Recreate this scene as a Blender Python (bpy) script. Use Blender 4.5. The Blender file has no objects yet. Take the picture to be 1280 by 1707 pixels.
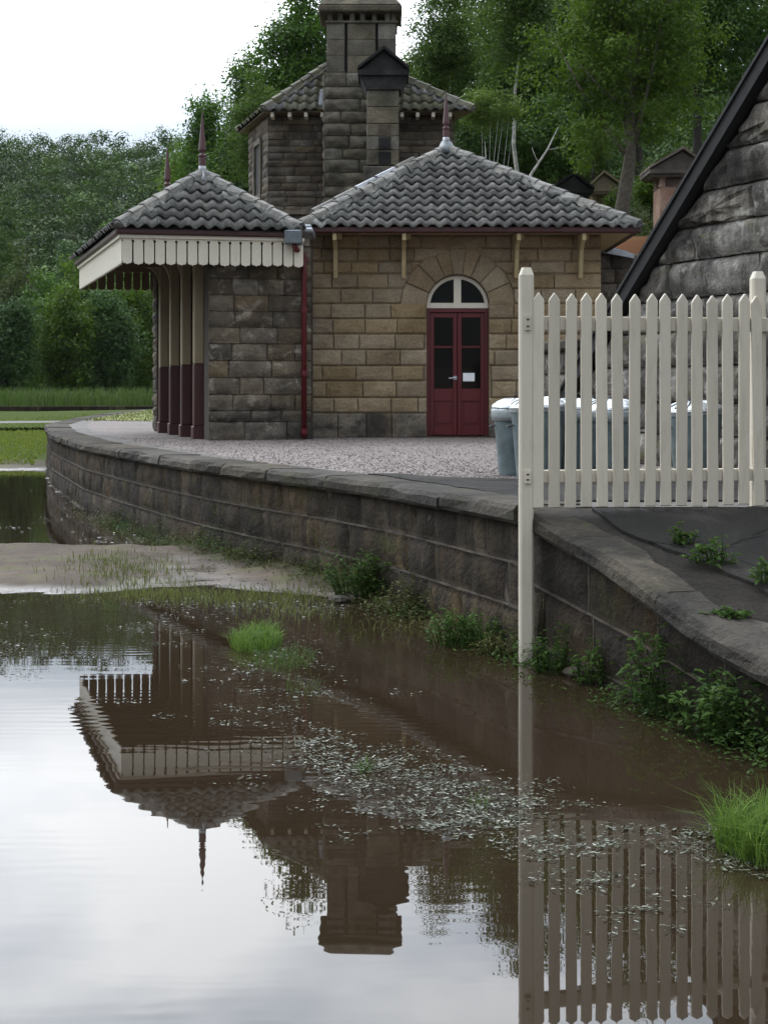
import bpy, bmesh, math, random
import numpy as np
from mathutils import Vector, Matrix
R = math.radians
rng = random.Random(7)
nrg = np.random.default_rng(11)
sc = bpy.context.scene
COL = sc.collection

# ------------------------------------------------------------------ camera
F, HX, HY, CH = 2400.0, 640.0, 651.0, 1.6          # focal (px of a 1707 px tall frame), horizon row, eye height
cam = bpy.data.cameras.new('camera')
cam.sensor_fit = 'VERTICAL'; cam.sensor_height = 36.0; cam.sensor_width = 27.0
cam.lens = F / 1707 * 36.0
cam.shift_y = -(853.5 - HY) / 1707
cam.clip_start = 0.1; cam.clip_end = 4000
camo = bpy.data.objects.new('camera', cam); COL.objects.link(camo)
camo.location = (0, 0, CH); camo.rotation_euler = (R(90), 0, 0)
sc.camera = camo

# ------------------------------------------------------------------ sky, sun, exposure
SUN_EL, SUN_AZ = R(52), R(-35)                       # azimuth measured from +Y towards +X
w = bpy.data.worlds.new('World'); sc.world = w; w.use_nodes = True
nt = w.node_tree; nt.nodes.clear()
def N(tree, typ, **kw):
    n = tree.nodes.new(typ)
    for k, v in kw.items(): setattr(n, k, v)
    return n
sky = N(nt, 'ShaderNodeTexSky', sky_type='NISHITA'); sky.sun_disc = False
sky.sun_elevation = SUN_EL; sky.sun_rotation = SUN_AZ
sky.air_density = 1.0; sky.dust_density = 2.0
geo = N(nt, 'ShaderNodeTexCoord')
mp = N(nt, 'ShaderNodeMapping'); mp.inputs['Scale'].default_value = (1.0, 1.0, 2.6)
no = N(nt, 'ShaderNodeTexNoise'); no.inputs['Scale'].default_value = 1.7; no.inputs['Detail'].default_value = 5; no.inputs['Roughness'].default_value = .5
cr = N(nt, 'ShaderNodeValToRGB'); cr.color_ramp.elements[0].position = .33; cr.color_ramp.elements[0].color = (.72,.72,.72,1)
cr.color_ramp.elements[1].position = .62; cr.color_ramp.elements[1].color = (1,1,1,1)
no2 = N(nt, 'ShaderNodeTexNoise'); no2.inputs['Scale'].default_value = 3.4; no2.inputs['Detail'].default_value = 4
cc = N(nt, 'ShaderNodeValToRGB'); cc.color_ramp.elements[0].position = .36; cc.color_ramp.elements[0].color = (15.2,18.2,22.4,1)
cc.color_ramp.elements[1].position = .64; cc.color_ramp.elements[1].color = (33.6,34.6,35.6,1)
mx = N(nt, 'ShaderNodeMix', data_type='RGBA')
bg = N(nt, 'ShaderNodeBackground'); bg.inputs['Strength'].default_value = 0.085
out = N(nt, 'ShaderNodeOutputWorld')
L = nt.links.new
def wm(op, a, b, c=None):
    m = N(nt, 'ShaderNodeMath', operation=op)
    for i, v in enumerate((a, b, c)):
        if v is None: continue
        if hasattr(v, 'is_linked'): L(v, m.inputs[i])
        else: m.inputs[i].default_value = v
    return m.outputs[0]
# overcast luminance: darker at the horizon than overhead, brighter round the veiled sun
nv = N(nt, 'ShaderNodeVectorMath', operation='NORMALIZE'); L(geo.outputs['Generated'], nv.inputs[0])
sx = N(nt, 'ShaderNodeSeparateXYZ'); L(nv.outputs[0], sx.inputs[0])
dt = N(nt, 'ShaderNodeVectorMath', operation='DOT_PRODUCT'); L(nv.outputs[0], dt.inputs[0])
dt.inputs[1].default_value = (math.sin(SUN_AZ)*math.cos(SUN_EL), math.cos(SUN_AZ)*math.cos(SUN_EL), math.sin(SUN_EL))
zen = wm('MULTIPLY_ADD', wm('MAXIMUM', sx.outputs['Z'], 0.0), .25, .52)
aur = wm('MULTIPLY_ADD', wm('POWER', wm('MAXIMUM', dt.outputs['Value'], 0.0), 3.0), 2.35, 0.6)
lum = wm('MULTIPLY', zen, aur)
cl = N(nt, 'ShaderNodeVectorMath', operation='SCALE'); L(cc.outputs[0], cl.inputs[0]); L(lum, cl.inputs['Scale'])
L(geo.outputs['Generated'], mp.inputs['Vector']); L(mp.outputs[0], no.inputs['Vector']); L(mp.outputs[0], no2.inputs['Vector'])
L(no.outputs['Fac'], cr.inputs['Fac']); L(no2.outputs['Fac'], cc.inputs['Fac'])
thin = N(nt, 'ShaderNodeMapRange', interpolation_type='SMOOTHSTEP'); thin.inputs['From Min'].default_value = .15; thin.inputs['From Max'].default_value = .27
thin.inputs['To Min'].default_value = .08; thin.inputs['To Max'].default_value = 1.0; L(sx.outputs['Z'], thin.inputs['Value'])
L(wm('MULTIPLY', cr.outputs['Color'], thin.outputs[0]), mx.inputs['Factor']); L(sky.outputs[0], mx.inputs[6]); L(cl.outputs[0], mx.inputs[7])
L(mx.outputs[2], bg.inputs['Color']); L(bg.outputs[0], out.inputs['Surface'])
sun = bpy.data.lights.new('sun', 'SUN'); sun.energy = 0.8; sun.angle = R(18); sun.color = (1.0, .96, .9)
suno = bpy.data.objects.new('sun', sun); COL.objects.link(suno)
sd = Vector((math.sin(SUN_AZ)*math.cos(SUN_EL), math.cos(SUN_AZ)*math.cos(SUN_EL), math.sin(SUN_EL)))
suno.rotation_euler = sd.to_track_quat('Z', 'Y').to_euler(); suno.location = sd*60
vs = sc.view_settings
vs.view_transform = 'Standard'; vs.look = 'None'; vs.gamma = 1; vs.use_curve_mapping = False
vs.exposure = 0.44
sc.render.engine = 'CYCLES'
sc.cycles.max_bounces = 6; sc.cycles.diffuse_bounces = 3; sc.cycles.glossy_bounces = 3; sc.cycles.transmission_bounces = 3
sc.cycles.transparent_max_bounces = 6; sc.cycles.volume_bounces = 0
sc.cycles.use_denoising = True

# ------------------------------------------------------------------ helpers
def at(x, y, Y): return Vector(((x-HX)*Y/F, Y, CH+(HY-y)*Y/F))
def onz(x, y, z=0.0):
    Y = F*(CH-z)/(y-HY); return Vector(((x-HX)*Y/F, Y, z))

def mesh_from(verts, faces, name='m'):
    me = bpy.data.meshes.new(name); me.from_pydata([tuple(v) for v in verts], [], faces); me.update(); return me
def link(name, me, mat=None, parent=None, smooth=False):
    o = bpy.data.objects.new(name, me); COL.objects.link(o)
    if mat is not None and me is not None and not me.materials: me.materials.append(mat)
    if parent is not None:
        o.parent = parent
        if parent.type == 'EMPTY': o.matrix_parent_inverse = Matrix.Translation(-Vector(parent.location))
    if smooth and me is not None:
        me.polygons.foreach_set('use_smooth', [True]*len(me.polygons))
    return o
def empty(name, loc=(0,0,0)):
    o = bpy.data.objects.new(name, None); COL.objects.link(o); o.location = loc; o.empty_display_size = .2; return o
def tag(o, label=None, cat=None, group=None, kind=None):
    if label: o['label'] = label
    if cat: o['category'] = cat
    if group: o['group'] = group
    if kind: o['kind'] = kind
    return o
class MB:
    def __init__(s): s.v = []; s.f = []
    def add(s, v, f):
        b = len(s.v); s.v += [tuple(p) for p in v]; s.f += [tuple(i+b for i in q) for q in f]; return s
    def hexa(s, p):     # 8 points: bottom 4 ccw, top 4 ccw
        return s.add(p, [(3,2,1,0),(4,5,6,7),(0,1,5,4),(1,2,6,5),(2,3,7,6),(3,0,4,7)])
    def box(s, x0, x1, y0, y1, z0, z1, fr=None):
        p = [(x0,y0,z0),(x1,y0,z0),(x1,y1,z0),(x0,y1,z0),(x0,y0,z1),(x1,y0,z1),(x1,y1,z1),(x0,y1,z1)]
        if fr: p = [fr(*q) for q in p]
        return s.hexa(p)
    def tube(s, pts, rad, n=8, caps=True):
        pts = [Vector(p) for p in pts]; rings = []
        ov_ = (pts[-1]-pts[0]); ref = Vector((1,0,0)) if ov_.length > 0 and abs(ov_.z)/ov_.length > .6 else Vector((0,0,1))
        for i, p in enumerate(pts):
            t = (pts[min(i+1, len(pts)-1)]-pts[max(i-1, 0)]).normalized()
            a = t.cross(ref)
            if a.length < .05: a = t.cross(Vector((0,1,0)))
            a.normalize(); b = t.cross(a)
            r = rad[i] if isinstance(rad, (list, tuple)) else rad
            rings.append([p + a*(math.cos(2*math.pi*k/n)*r) + b*(math.sin(2*math.pi*k/n)*r) for k in range(n)])
        v = [q for r_ in rings for q in r_]; f = []
        for i in range(len(pts)-1):
            for k in range(n):
                f.append((i*n+k, i*n+(k+1)%n, (i+1)*n+(k+1)%n, (i+1)*n+k))
        if caps:
            f.append(tuple(range(n))[::-1]); f.append(tuple((len(pts)-1)*n+k for k in range(n)))
        return s.add(v, f)
    def lathe(s, prof, c, n=20, mod=None, square=False):
        v = []; f = []
        for j, (r, z) in enumerate(prof):
            for k in range(n):
                a = 2*math.pi*k/n + (math.pi/4 if square else 0); rr = r*(mod(j, k) if mod else 1)
                v.append((c[0]+rr*math.cos(a), c[1]+rr*math.sin(a), c[2]+z))
        for j in range(len(prof)-1):
            for k in range(n): f.append((j*n+k, j*n+(k+1)%n, (j+1)*n+(k+1)%n, (j+1)*n+k))
        f.append(tuple(range(n))[::-1]); f.append(tuple((len(prof)-1)*n+k for k in range(n)))
        return s.add(v, f)
    def prism(s, poly, fr, d0, d1):    # poly (a,z) ccw, extruded between out=d0 (back) and out=d1 (front)
        n = len(poly)
        v = [fr(a, z, d0) for a, z in poly]+[fr(a, z, d1) for a, z in poly]
        return s.add(v, [tuple(range(n))[::-1], tuple(range(n, 2*n))]+[(i, (i+1)%n, n+(i+1)%n, n+i) for i in range(n)])
    def build(s, name, mat=None, parent=None, smooth=False):
        me = mesh_from(s.v, s.f, name)
        bm = bmesh.new(); bm.from_mesh(me); bmesh.ops.recalc_face_normals(bm, faces=bm.faces); bm.to_mesh(me); bm.free()
        return link(name, me, mat, parent, smooth)
def bevel(o, wd=.006, seg=1):
    m = o.modifiers.new('bevel', 'BEVEL'); m.width = wd; m.segments = seg; m.limit_method = 'ANGLE'; return o

# ------------------------------------------------------------------ materials
def mat_new(name):
    m = bpy.data.materials.new(name); m.use_nodes = True; t = m.node_tree; t.nodes.clear()
    o = N(t, 'ShaderNodeOutputMaterial'); b = N(t, 'ShaderNodeBsdfPrincipled'); t.links.new(b.outputs[0], o.inputs['Surface'])
    return m, t, b, o
def noise(t, scale, detail=4, rough=.55, vec=None, dist=0):
    n = N(t, 'ShaderNodeTexNoise'); n.inputs['Scale'].default_value = scale; n.inputs['Detail'].default_value = detail
    n.inputs['Roughness'].default_value = rough; n.inputs['Distortion'].default_value = dist
    if vec is not None: t.links.new(vec, n.inputs['Vector'])
    return n
def ramp(t, src, stops):
    r = N(t, 'ShaderNodeValToRGB'); e = r.color_ramp.elements
    while len(e) < len(stops): e.new(.5)
    for i, (p, c) in enumerate(stops):
        e[i].position = p; e[i].color = (c[0], c[1], c[2], 1) if isinstance(c, (tuple, list)) else (c, c, c, 1)
    t.links.new(src, r.inputs['Fac']); return r
def mixc(t, fac, a, b, mode='MIX'):
    m = N(t, 'ShaderNodeMix', data_type='RGBA', blend_type=mode)
    for sock, val in ((m.inputs['Factor'], fac), (m.inputs[6], a), (m.inputs[7], b)):
        if hasattr(val, 'is_linked'): t.links.new(val, sock)
        elif isinstance(val, (tuple, list)): sock.default_value = (*val[:3], 1)
        else: sock.default_value = val
    return m.outputs[2]
def math_(t, op, a, b=None, clamp=False):
    m = N(t, 'ShaderNodeMath', operation=op, use_clamp=clamp)
    for i, val in enumerate((a, b)):
        if val is None: continue
        if hasattr(val, 'is_linked'): t.links.new(val, m.inputs[i])
        else: m.inputs[i].default_value = val
    return m.outputs[0]
def pos(t): return N(t, 'ShaderNodeNewGeometry').outputs['Position']
def scaled(t, vec, s):
    m = N(t, 'ShaderNodeMapping'); m.inputs['Scale'].default_value = s; t.links.new(vec, m.inputs['Vector']); return m.outputs[0]
def bump(t, h, b, strength=.5, dist=.02):
    n = N(t, 'ShaderNodeBump'); n.inputs['Strength'].default_value = strength; n.inputs['Distance'].default_value = dist
    t.links.new(h, n.inputs['Height']); t.links.new(n.outputs[0], b.inputs['Normal']); return n

def mat_stone(name, cols, soot=(.02,.018,.016), soot_at=(.52,.72), pale=None, pale_at=(.6,.7), moss=None, moss_at=(.6,.75), streak=False, bstr=.7, rnd=.35, scale=1.0, rough=.9, sat=(.7,1.25)):
    m, t, b, o = mat_new(name); P = pos(t)
    oi = N(t, 'ShaderNodeObjectInfo')
    n1 = noise(t, 2.2*scale, 6, .6, P); c = ramp(t, n1.outputs['Fac'], [(.3+.4*i/(len(cols)-1), q) for i, q in enumerate(cols)]).outputs['Color']
    # each block its own tone
    v = N(t, 'ShaderNodeMapRange'); v.inputs['To Min'].default_value = 1-rnd; v.inputs['To Max'].default_value = 1+rnd
    t.links.new(oi.outputs['Random'], v.inputs['Value'])
    hv = N(t, 'ShaderNodeHueSaturation'); t.links.new(c, hv.inputs['Color']); t.links.new(v.outputs[0], hv.inputs['Value'])
    r2 = math_(t, 'FRACT', math_(t, 'MULTIPLY', oi.outputs['Random'], 7.31))
    s2 = N(t, 'ShaderNodeMapRange'); s2.inputs['To Min'].default_value = sat[0]; s2.inputs['To Max'].default_value = sat[1]; t.links.new(r2, s2.inputs['Value'])
    t.links.new(s2.outputs[0], hv.inputs['Saturation']); c = hv.outputs['Color']
    fine = noise(t, 34*scale, 5, .65, P)
    c = mixc(t, .55, c, ramp(t, fine.outputs['Fac'], [(.3, .45), (.7, 1.35)]).outputs['Color'], 'MULTIPLY')
    if streak:
        st = noise(t, 1.0, 5, .6, scaled(t, P, (9, 9, .9)))
        c = mixc(t, ramp(t, st.outputs['Fac'], [(.42, 0), (.62, .8)]).outputs['Color'], c, streak)
    if pale:
        pn = noise(t, 5*scale, 6, .7, P, .6)
        c = mixc(t, ramp(t, pn.outputs['Fac'], [(pale_at[0], 0), (pale_at[1], .85)]).outputs['Color'], c, pale)
    sn = noise(t, 1.3*scale, 7, .68, P, .4)
    c = mixc(t, ramp(t, sn.outputs['Fac'], [(soot_at[0], 0), (soot_at[1], .92)]).outputs['Color'], c, soot)
    if moss:
        mn = noise(t, 2.4*scale, 6, .7, scaled(t, P, (1, 1, 1.5)), .5)
        c = mixc(t, ramp(t, mn.outputs['Fac'], [(moss_at[0], 0), (moss_at[1], .8)]).outputs['Color'], c, moss)
    t.links.new(c, b.inputs['Base Color']); b.inputs['Roughness'].default_value = rough; b.inputs['Specular IOR Level'].default_value = .25
    big = noise(t, 11*scale, 5, .6, P)
    h = math_(t, 'ADD', math_(t, 'MULTIPLY', big.outputs['Fac'], 1.0), math_(t, 'MULTIPLY', fine.outputs['Fac'], .5))
    bump(t, h, b, bstr, .03)
    return m
def mat_paint(name, col, dirt=(.2,.18,.14), dirt_at=(.55,.8), rough=.5, amount=.5, bstr=.15):
    m, t, b, o = mat_new(name); P = pos(t)
    n = noise(t, 4, 7, .65, scaled(t, P, (2, 2, .8)))
    c = mixc(t, ramp(t, n.outputs['Fac'], [(dirt_at[0], 0), (dirt_at[1], amount)]).outputs['Color'], col, dirt)
    n2 = noise(t, 60, 3, .6, P)
    c = mixc(t, .3, c, ramp(t, n2.outputs['Fac'], [(.3, .75), (.7, 1.1)]).outputs['Color'], 'MULTIPLY')
    t.links.new(c, b.inputs['Base Color']); b.inputs['Roughness'].default_value = rough
    bump(t, n2.outputs['Fac'], b, bstr, .004); return m
def mat_leaf(name, dark, light, trans=.3, yellow=None, ns=.9, nw=.55, iw=.55):
    m, t, b, o = mat_new(name); g = N(t, 'ShaderNodeNewGeometry'); P = g.outputs['Position']
    n = noise(t, ns, 3, .5, P)
    f = math_(t, 'ADD', math_(t, 'MULTIPLY', math_(t, 'SUBTRACT', g.outputs['Random Per Island'], .5), iw), math_(t, 'ADD', math_(t, 'MULTIPLY', math_(t, 'SUBTRACT', n.outputs['Fac'], .5), nw), .52), True)
    c = ramp(t, f, [(.15, dark), (.85, light)] + ([(.97, yellow)] if yellow else [])).outputs['Color']
    t.links.new(c, b.inputs['Base Color']); b.inputs['Roughness'].default_value = .55; b.inputs['Specular IOR Level'].default_value = .10
    tr = N(t, 'ShaderNodeBsdfTranslucent'); t.links.new(mixc(t, .5, c, tuple(min(1, q*1.6) for q in light)), tr.inputs['Color'])
    ms = N(t, 'ShaderNodeMixShader'); ms.inputs[0].default_value = trans
    t.links.new(b.outputs[0], ms.inputs[1]); t.links.new(tr.outputs[0], ms.inputs[2]); t.links.new(ms.outputs[0], o.inputs['Surface'])
    return m
def mat_simple(name, col, rough=.6, metal=0.0, var=.25, scale=20, bstr=.2):
    m, t, b, o = mat_new(name); P = pos(t); n = noise(t, scale, 5, .6, P)
    c = mixc(t, 1.0, col, ramp(t, n.outputs['Fac'], [(.3, 1-var), (.7, 1+var)]).outputs['Color'], 'MULTIPLY')
    t.links.new(c, b.inputs['Base Color']); b.inputs['Roughness'].default_value = rough; b.inputs['Metallic'].default_value = metal
    bump(t, n.outputs['Fac'], b, bstr, .01); return m

M = {}
M['stone_tan'] = mat_stone('stone_tan', [(.215,.158,.092),(.285,.217,.134),(.355,.28,.183)], soot=(.085,.064,.040), soot_at=(.56,.82), pale=(.34,.29,.21), pale_at=(.66,.8), bstr=.5, rnd=.14, sat=(.85,1.15))
M['stone_tan_foot'] = mat_stone('stone_tan_foot', [(.12,.095,.07),(.20,.17,.13),(.26,.23,.19)], soot=(.045,.04,.035), soot_at=(.48,.62), pale=(.4,.38,.34), pale_at=(.6,.72), bstr=.7, rnd=.3)
M['stone_soot'] = mat_stone('stone_soot', [(.07,.057,.043),(.118,.094,.067),(.18,.145,.10)], soot=(.036,.032,.027), soot_at=(.47,.66), pale=(.36,.32,.26), pale_at=(.55,.70), bstr=.9, rnd=.32)
M['stone_house'] = mat_stone('stone_house', [(.068,.054,.040),(.112,.090,.066),(.18,.148,.11)], soot=(.032,.027,.022), soot_at=(.5,.74), pale=(.26,.225,.17), pale_at=(.6,.74), bstr=.8, rnd=.4)
M['stone_stack'] = mat_stone('stone_stack', [(.085,.074,.055),(.132,.116,.086),(.19,.168,.128)], soot=(.030,.027,.022), soot_at=(.48,.7), moss=(.07,.075,.035), moss_at=(.55,.76), bstr=.8, rnd=.28)
M['stone_black'] = mat_stone('stone_black', [(.012,.012,.012),(.022,.021,.02),(.04,.038,.034)], soot=(.008,.008,.008), rnd=.3)
M['stone_wall'] = mat_stone('stone_wall', [(.026,.018,.0105),(.052,.037,.022),(.092,.067,.041)], soot=(.011,.0085,.006), soot_at=(.47,.66), pale=(.17,.14,.10), pale_at=(.64,.8), moss=(.05,.05,.014), moss_at=(.55,.74), streak=(.014,.010,.0065), bstr=1.1, rnd=.5, sat=(.8,1.3))
M['coping'] = mat_stone('coping', [(.032,.026,.019),(.056,.047,.035),(.095,.082,.062)], soot=(.014,.012,.010), soot_at=(.46,.66), pale=(.24,.22,.18), pale_at=(.68,.8), moss=(.05,.052,.018), moss_at=(.56,.76), bstr=1.0, rnd=.25)
M['stone_gable'] = mat_stone('stone_gable', [(.075,.067,.055),(.165,.148,.124),(.28,.258,.22)], soot=(.022,.020,.018), soot_at=(.47,.62), pale=(.42,.40,.36), pale_at=(.56,.70), moss=(.13,.12,.04), moss_at=(.57,.73), bstr=.8, rnd=.3, streak=(.045,.04,.034))
M['mortar'] = mat_simple('mortar', (.16,.13,.092), .95, 0, .4, 14, .5)
M['mortar_dark'] = mat_simple('mortar_dark', (.045,.037,.028), .95, 0, .4, 14, .5)
M['mortar_pale'] = mat_simple('mortar_pale', (.06,.047,.033), .95, 0, .7, 9, .8)
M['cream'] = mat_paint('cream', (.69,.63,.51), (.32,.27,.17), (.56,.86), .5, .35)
M['cream_shaded'] = mat_paint('cream_shaded', (.26,.20,.115), (.14,.10,.055), (.5,.8), .55, .5)  # cream of the shelter columns and brackets, canopy shade put into the colour
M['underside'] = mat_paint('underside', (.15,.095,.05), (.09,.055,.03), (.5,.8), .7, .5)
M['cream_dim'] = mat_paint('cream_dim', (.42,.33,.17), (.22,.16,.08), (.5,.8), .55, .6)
def mat_fence():
    m, t, b, o = mat_new('fence'); P = pos(t); oi = N(t, 'ShaderNodeObjectInfo')
    n = noise(t, 5, 7, .7, scaled(t, P, (3, 3, .5))); g = noise(t, 14, 6, .7, scaled(t, P, (4, 4, .35)))
    v = N(t, 'ShaderNodeMapRange'); v.inputs['To Min'].default_value = .86; v.inputs['To Max'].default_value = 1.06; t.links.new(oi.outputs['Random'], v.inputs['Value'])
    hv = N(t, 'ShaderNodeHueSaturation'); hv.inputs['Color'].default_value = (.57,.51,.41,1); t.links.new(v.outputs[0], hv.inputs['Value'])
    c = mixc(t, ramp(t, n.outputs['Fac'], [(.5, 0), (.8, .5)]).outputs['Color'], hv.outputs[0], (.26,.235,.165))
    c = mixc(t, ramp(t, g.outputs['Fac'], [(.62, 0), (.74, .45)]).outputs['Color'], c, (.30,.26,.20))
    f = noise(t, 90, 4, .7, P); c = mixc(t, ramp(t, f.outputs['Fac'], [(.66, 0), (.72, .6)]).outputs['Color'], c, (.22,.18,.13))
    t.links.new(c, b.inputs['Base Color']); b.inputs['Roughness'].default_value = .55
    bump(t, math_(t, 'ADD', g.outputs['Fac'], math_(t, 'MULTIPLY', f.outputs['Fac'], .3)), b, .35, .004); return m
M['fence'] = mat_fence()
M['maroon'] = mat_paint('maroon', (.10,.006,.009), (.04,.006,.007), (.5,.8), .35, .5)
M['maroon_dark'] = mat_paint('maroon_dark', (.05,.008,.008), (.02,.006,.006), (.5,.8), .45, .5)
M['spire'] = mat_paint('spire', (.075,.026,.026), (.06,.03,.03), (.5,.8), .5, .5)
M['lead'] = mat_simple('lead', (.27,.28,.30), .42, .35, .3, 9, .2)
M['lead_dark'] = mat_simple('lead_dark', (.12,.14,.15), .5, .2, .3, 9, .2)
M['galv'] = mat_simple('galv', (.46,.48,.49), .42, .7, .22, 14, .15)
M['bin'] = mat_simple('bin', (.115,.15,.155), .5, .0, .3, 8, .1)
M['liner'] = mat_simple('liner', (.3,.33,.33), .3, 0, .2, 25, .8)
M['iron'] = mat_simple('iron', (.03,.028,.027), .6, .3, .4, 25, .3)
M['barge'] = mat_simple('barge', (.006,.006,.006), .75, 0, .5, 12, .4)
M['timber_dark'] = mat_simple('timber_dark', (.10,.065,.03), .7, 0, .4, 9, .3)
M['paper'] = mat_simple('paper', (.85,.86,.88), .8, 0, .04, 10, .05)
M['trunk'] = mat_simple('trunk', (.09,.075,.055), .95, 0, .5, 14, .8)
M['trunk_dark'] = mat_simple('trunk_dark', (.03,.026,.02), .95, 0, .5, 14, .8)
M['birch'] = mat_simple('birch', (.36,.35,.31), .8, 0, .5, 9, .5)
M['inside'] = mat_simple('inside', (.02,.018,.016), .9, 0, .3, 5, .1)
def mat_tile():
    m, t, b, o = mat_new('tile'); P = pos(t); oi = N(t, 'ShaderNodeObjectInfo')
    n = noise(t, 7, 6, .65, P); c = ramp(t, n.outputs['Fac'], [(.28, (.034,.033,.030)), (.5, (.078,.075,.067)), (.72, (.15,.143,.125))]).outputs['Color']
    v = N(t, 'ShaderNodeMapRange'); v.inputs['To Min'].default_value = .6; v.inputs['To Max'].default_value = 1.5
    t.links.new(oi.outputs['Random'], v.inputs['Value'])
    hv = N(t, 'ShaderNodeHueSaturation'); t.links.new(c, hv.inputs['Color']); t.links.new(v.outputs[0], hv.inputs['Value'])
    f = noise(t, 55, 4, .7, P)
    c = mixc(t, ramp(t, f.outputs['Fac'], [(.56, 0), (.70, .6)]).outputs['Color'], hv.outputs[0], (.2,.19,.155))
    t.links.new(c, b.inputs['Base Color']); b.inputs['Roughness'].default_value = .75; b.inputs['Specular IOR Level'].default_value = .35
    bump(t, f.outputs['Fac'], b, .5, .01); return m
M['tile'] = mat_tile()
def mat_tile_moss():
    m = M['tile'].copy(); m.name = 'tile_moss'; t = m.node_tree
    b = [n for n in t.nodes if n.type == 'BSDF_PRINCIPLED'][0]
    src = b.inputs['Base Color'].links[0].from_socket
    n = noise(t, 3, 5, .65, pos(t))
    c = mixc(t, ramp(t, n.outputs['Fac'], [(.35, .05), (.6, .8)]).outputs['Color'], src, (.105,.1,.045))
    t.links.new(c, b.inputs['Base Color']); return m
M['tile_moss'] = mat_tile_moss()
M['tile_pale'] = mat_stone('tile_pale', [(.10,.10,.093),(.17,.168,.155),(.27,.262,.24)], soot=(.05,.05,.047), soot_at=(.5,.68), bstr=.6, rnd=.3, scale=2)
M['hip_mortar'] = mat_stone('hip_mortar', [(.14,.135,.12),(.22,.21,.19),(.30,.285,.26)], soot=(.07,.068,.06), soot_at=(.5,.66), bstr=.9, rnd=.25, scale=2)
def mat_glass():
    m, t, b, o = mat_new('glass_dark'); b.inputs['Base Color'].default_value = (.006,.006,.006,1); b.inputs['Roughness'].default_value = .05
    b.inputs['Specular IOR Level'].default_value = .12
    return m
M['glass'] = mat_glass()
M['leaf_a'] = mat_leaf('leaf_a', (.013,.036,.005), (.076,.158,.016), .28, ns=.55, nw=1.5)
M['leaf_b'] = mat_leaf('leaf_b', (.014,.036,.005), (.090,.155,.013), .3, ns=.55, nw=1.5)
M['leaf_c'] = mat_leaf('leaf_c', (.010,.027,.004), (.054,.112,.013), .25, ns=.55, nw=1.5)
M['leaf_birch'] = mat_leaf('leaf_birch', (.018,.042,.008), (.08,.135,.02), .32, ns=.6, nw=1.3)
M['leaf_d'] = mat_leaf('leaf_d', (.018,.050,.006), (.085,.18,.02), .3, ns=.4, nw=1.3)
M['leaf_e'] = mat_leaf('leaf_e', (.022,.034,.009), (.075,.10,.022), .25, ns=.4, nw=1.3)
M['leaf_f'] = mat_leaf('leaf_f', (.018,.042,.012), (.068,.130,.032), .25, ns=.4, nw=1.3)
M['leaf_far'] = mat_leaf('leaf_far', (.010,.026,.004), (.066,.128,.013), .06, ns=.14, nw=2.2, iw=.10)
M['leaf_lime'] = mat_leaf('leaf_lime', (.03,.062,.008), (.12,.18,.03), .35)
M['weed'] = mat_leaf('weed', (.012,.030,.007), (.058,.105,.020), .3, nw=.9)
M['weed_dull'] = mat_leaf('weed_dull', (.03,.03,.013), (.10,.10,.035), .3)
M['grass'] = mat_leaf('grass', (.025,.048,.012), (.075,.118,.028), .3)
M['grass_bright'] = mat_leaf('grass_bright', (.04,.085,.014), (.115,.185,.03), .35, nw=.5, iw=.9)
M['grass_lawn'] = mat_leaf('grass_lawn', (.06,.09,.014), (.16,.20,.035), .35)
M['grass_dull'] = mat_leaf('grass_dull', (.045,.06,.018), (.12,.135,.04), .35)

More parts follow.
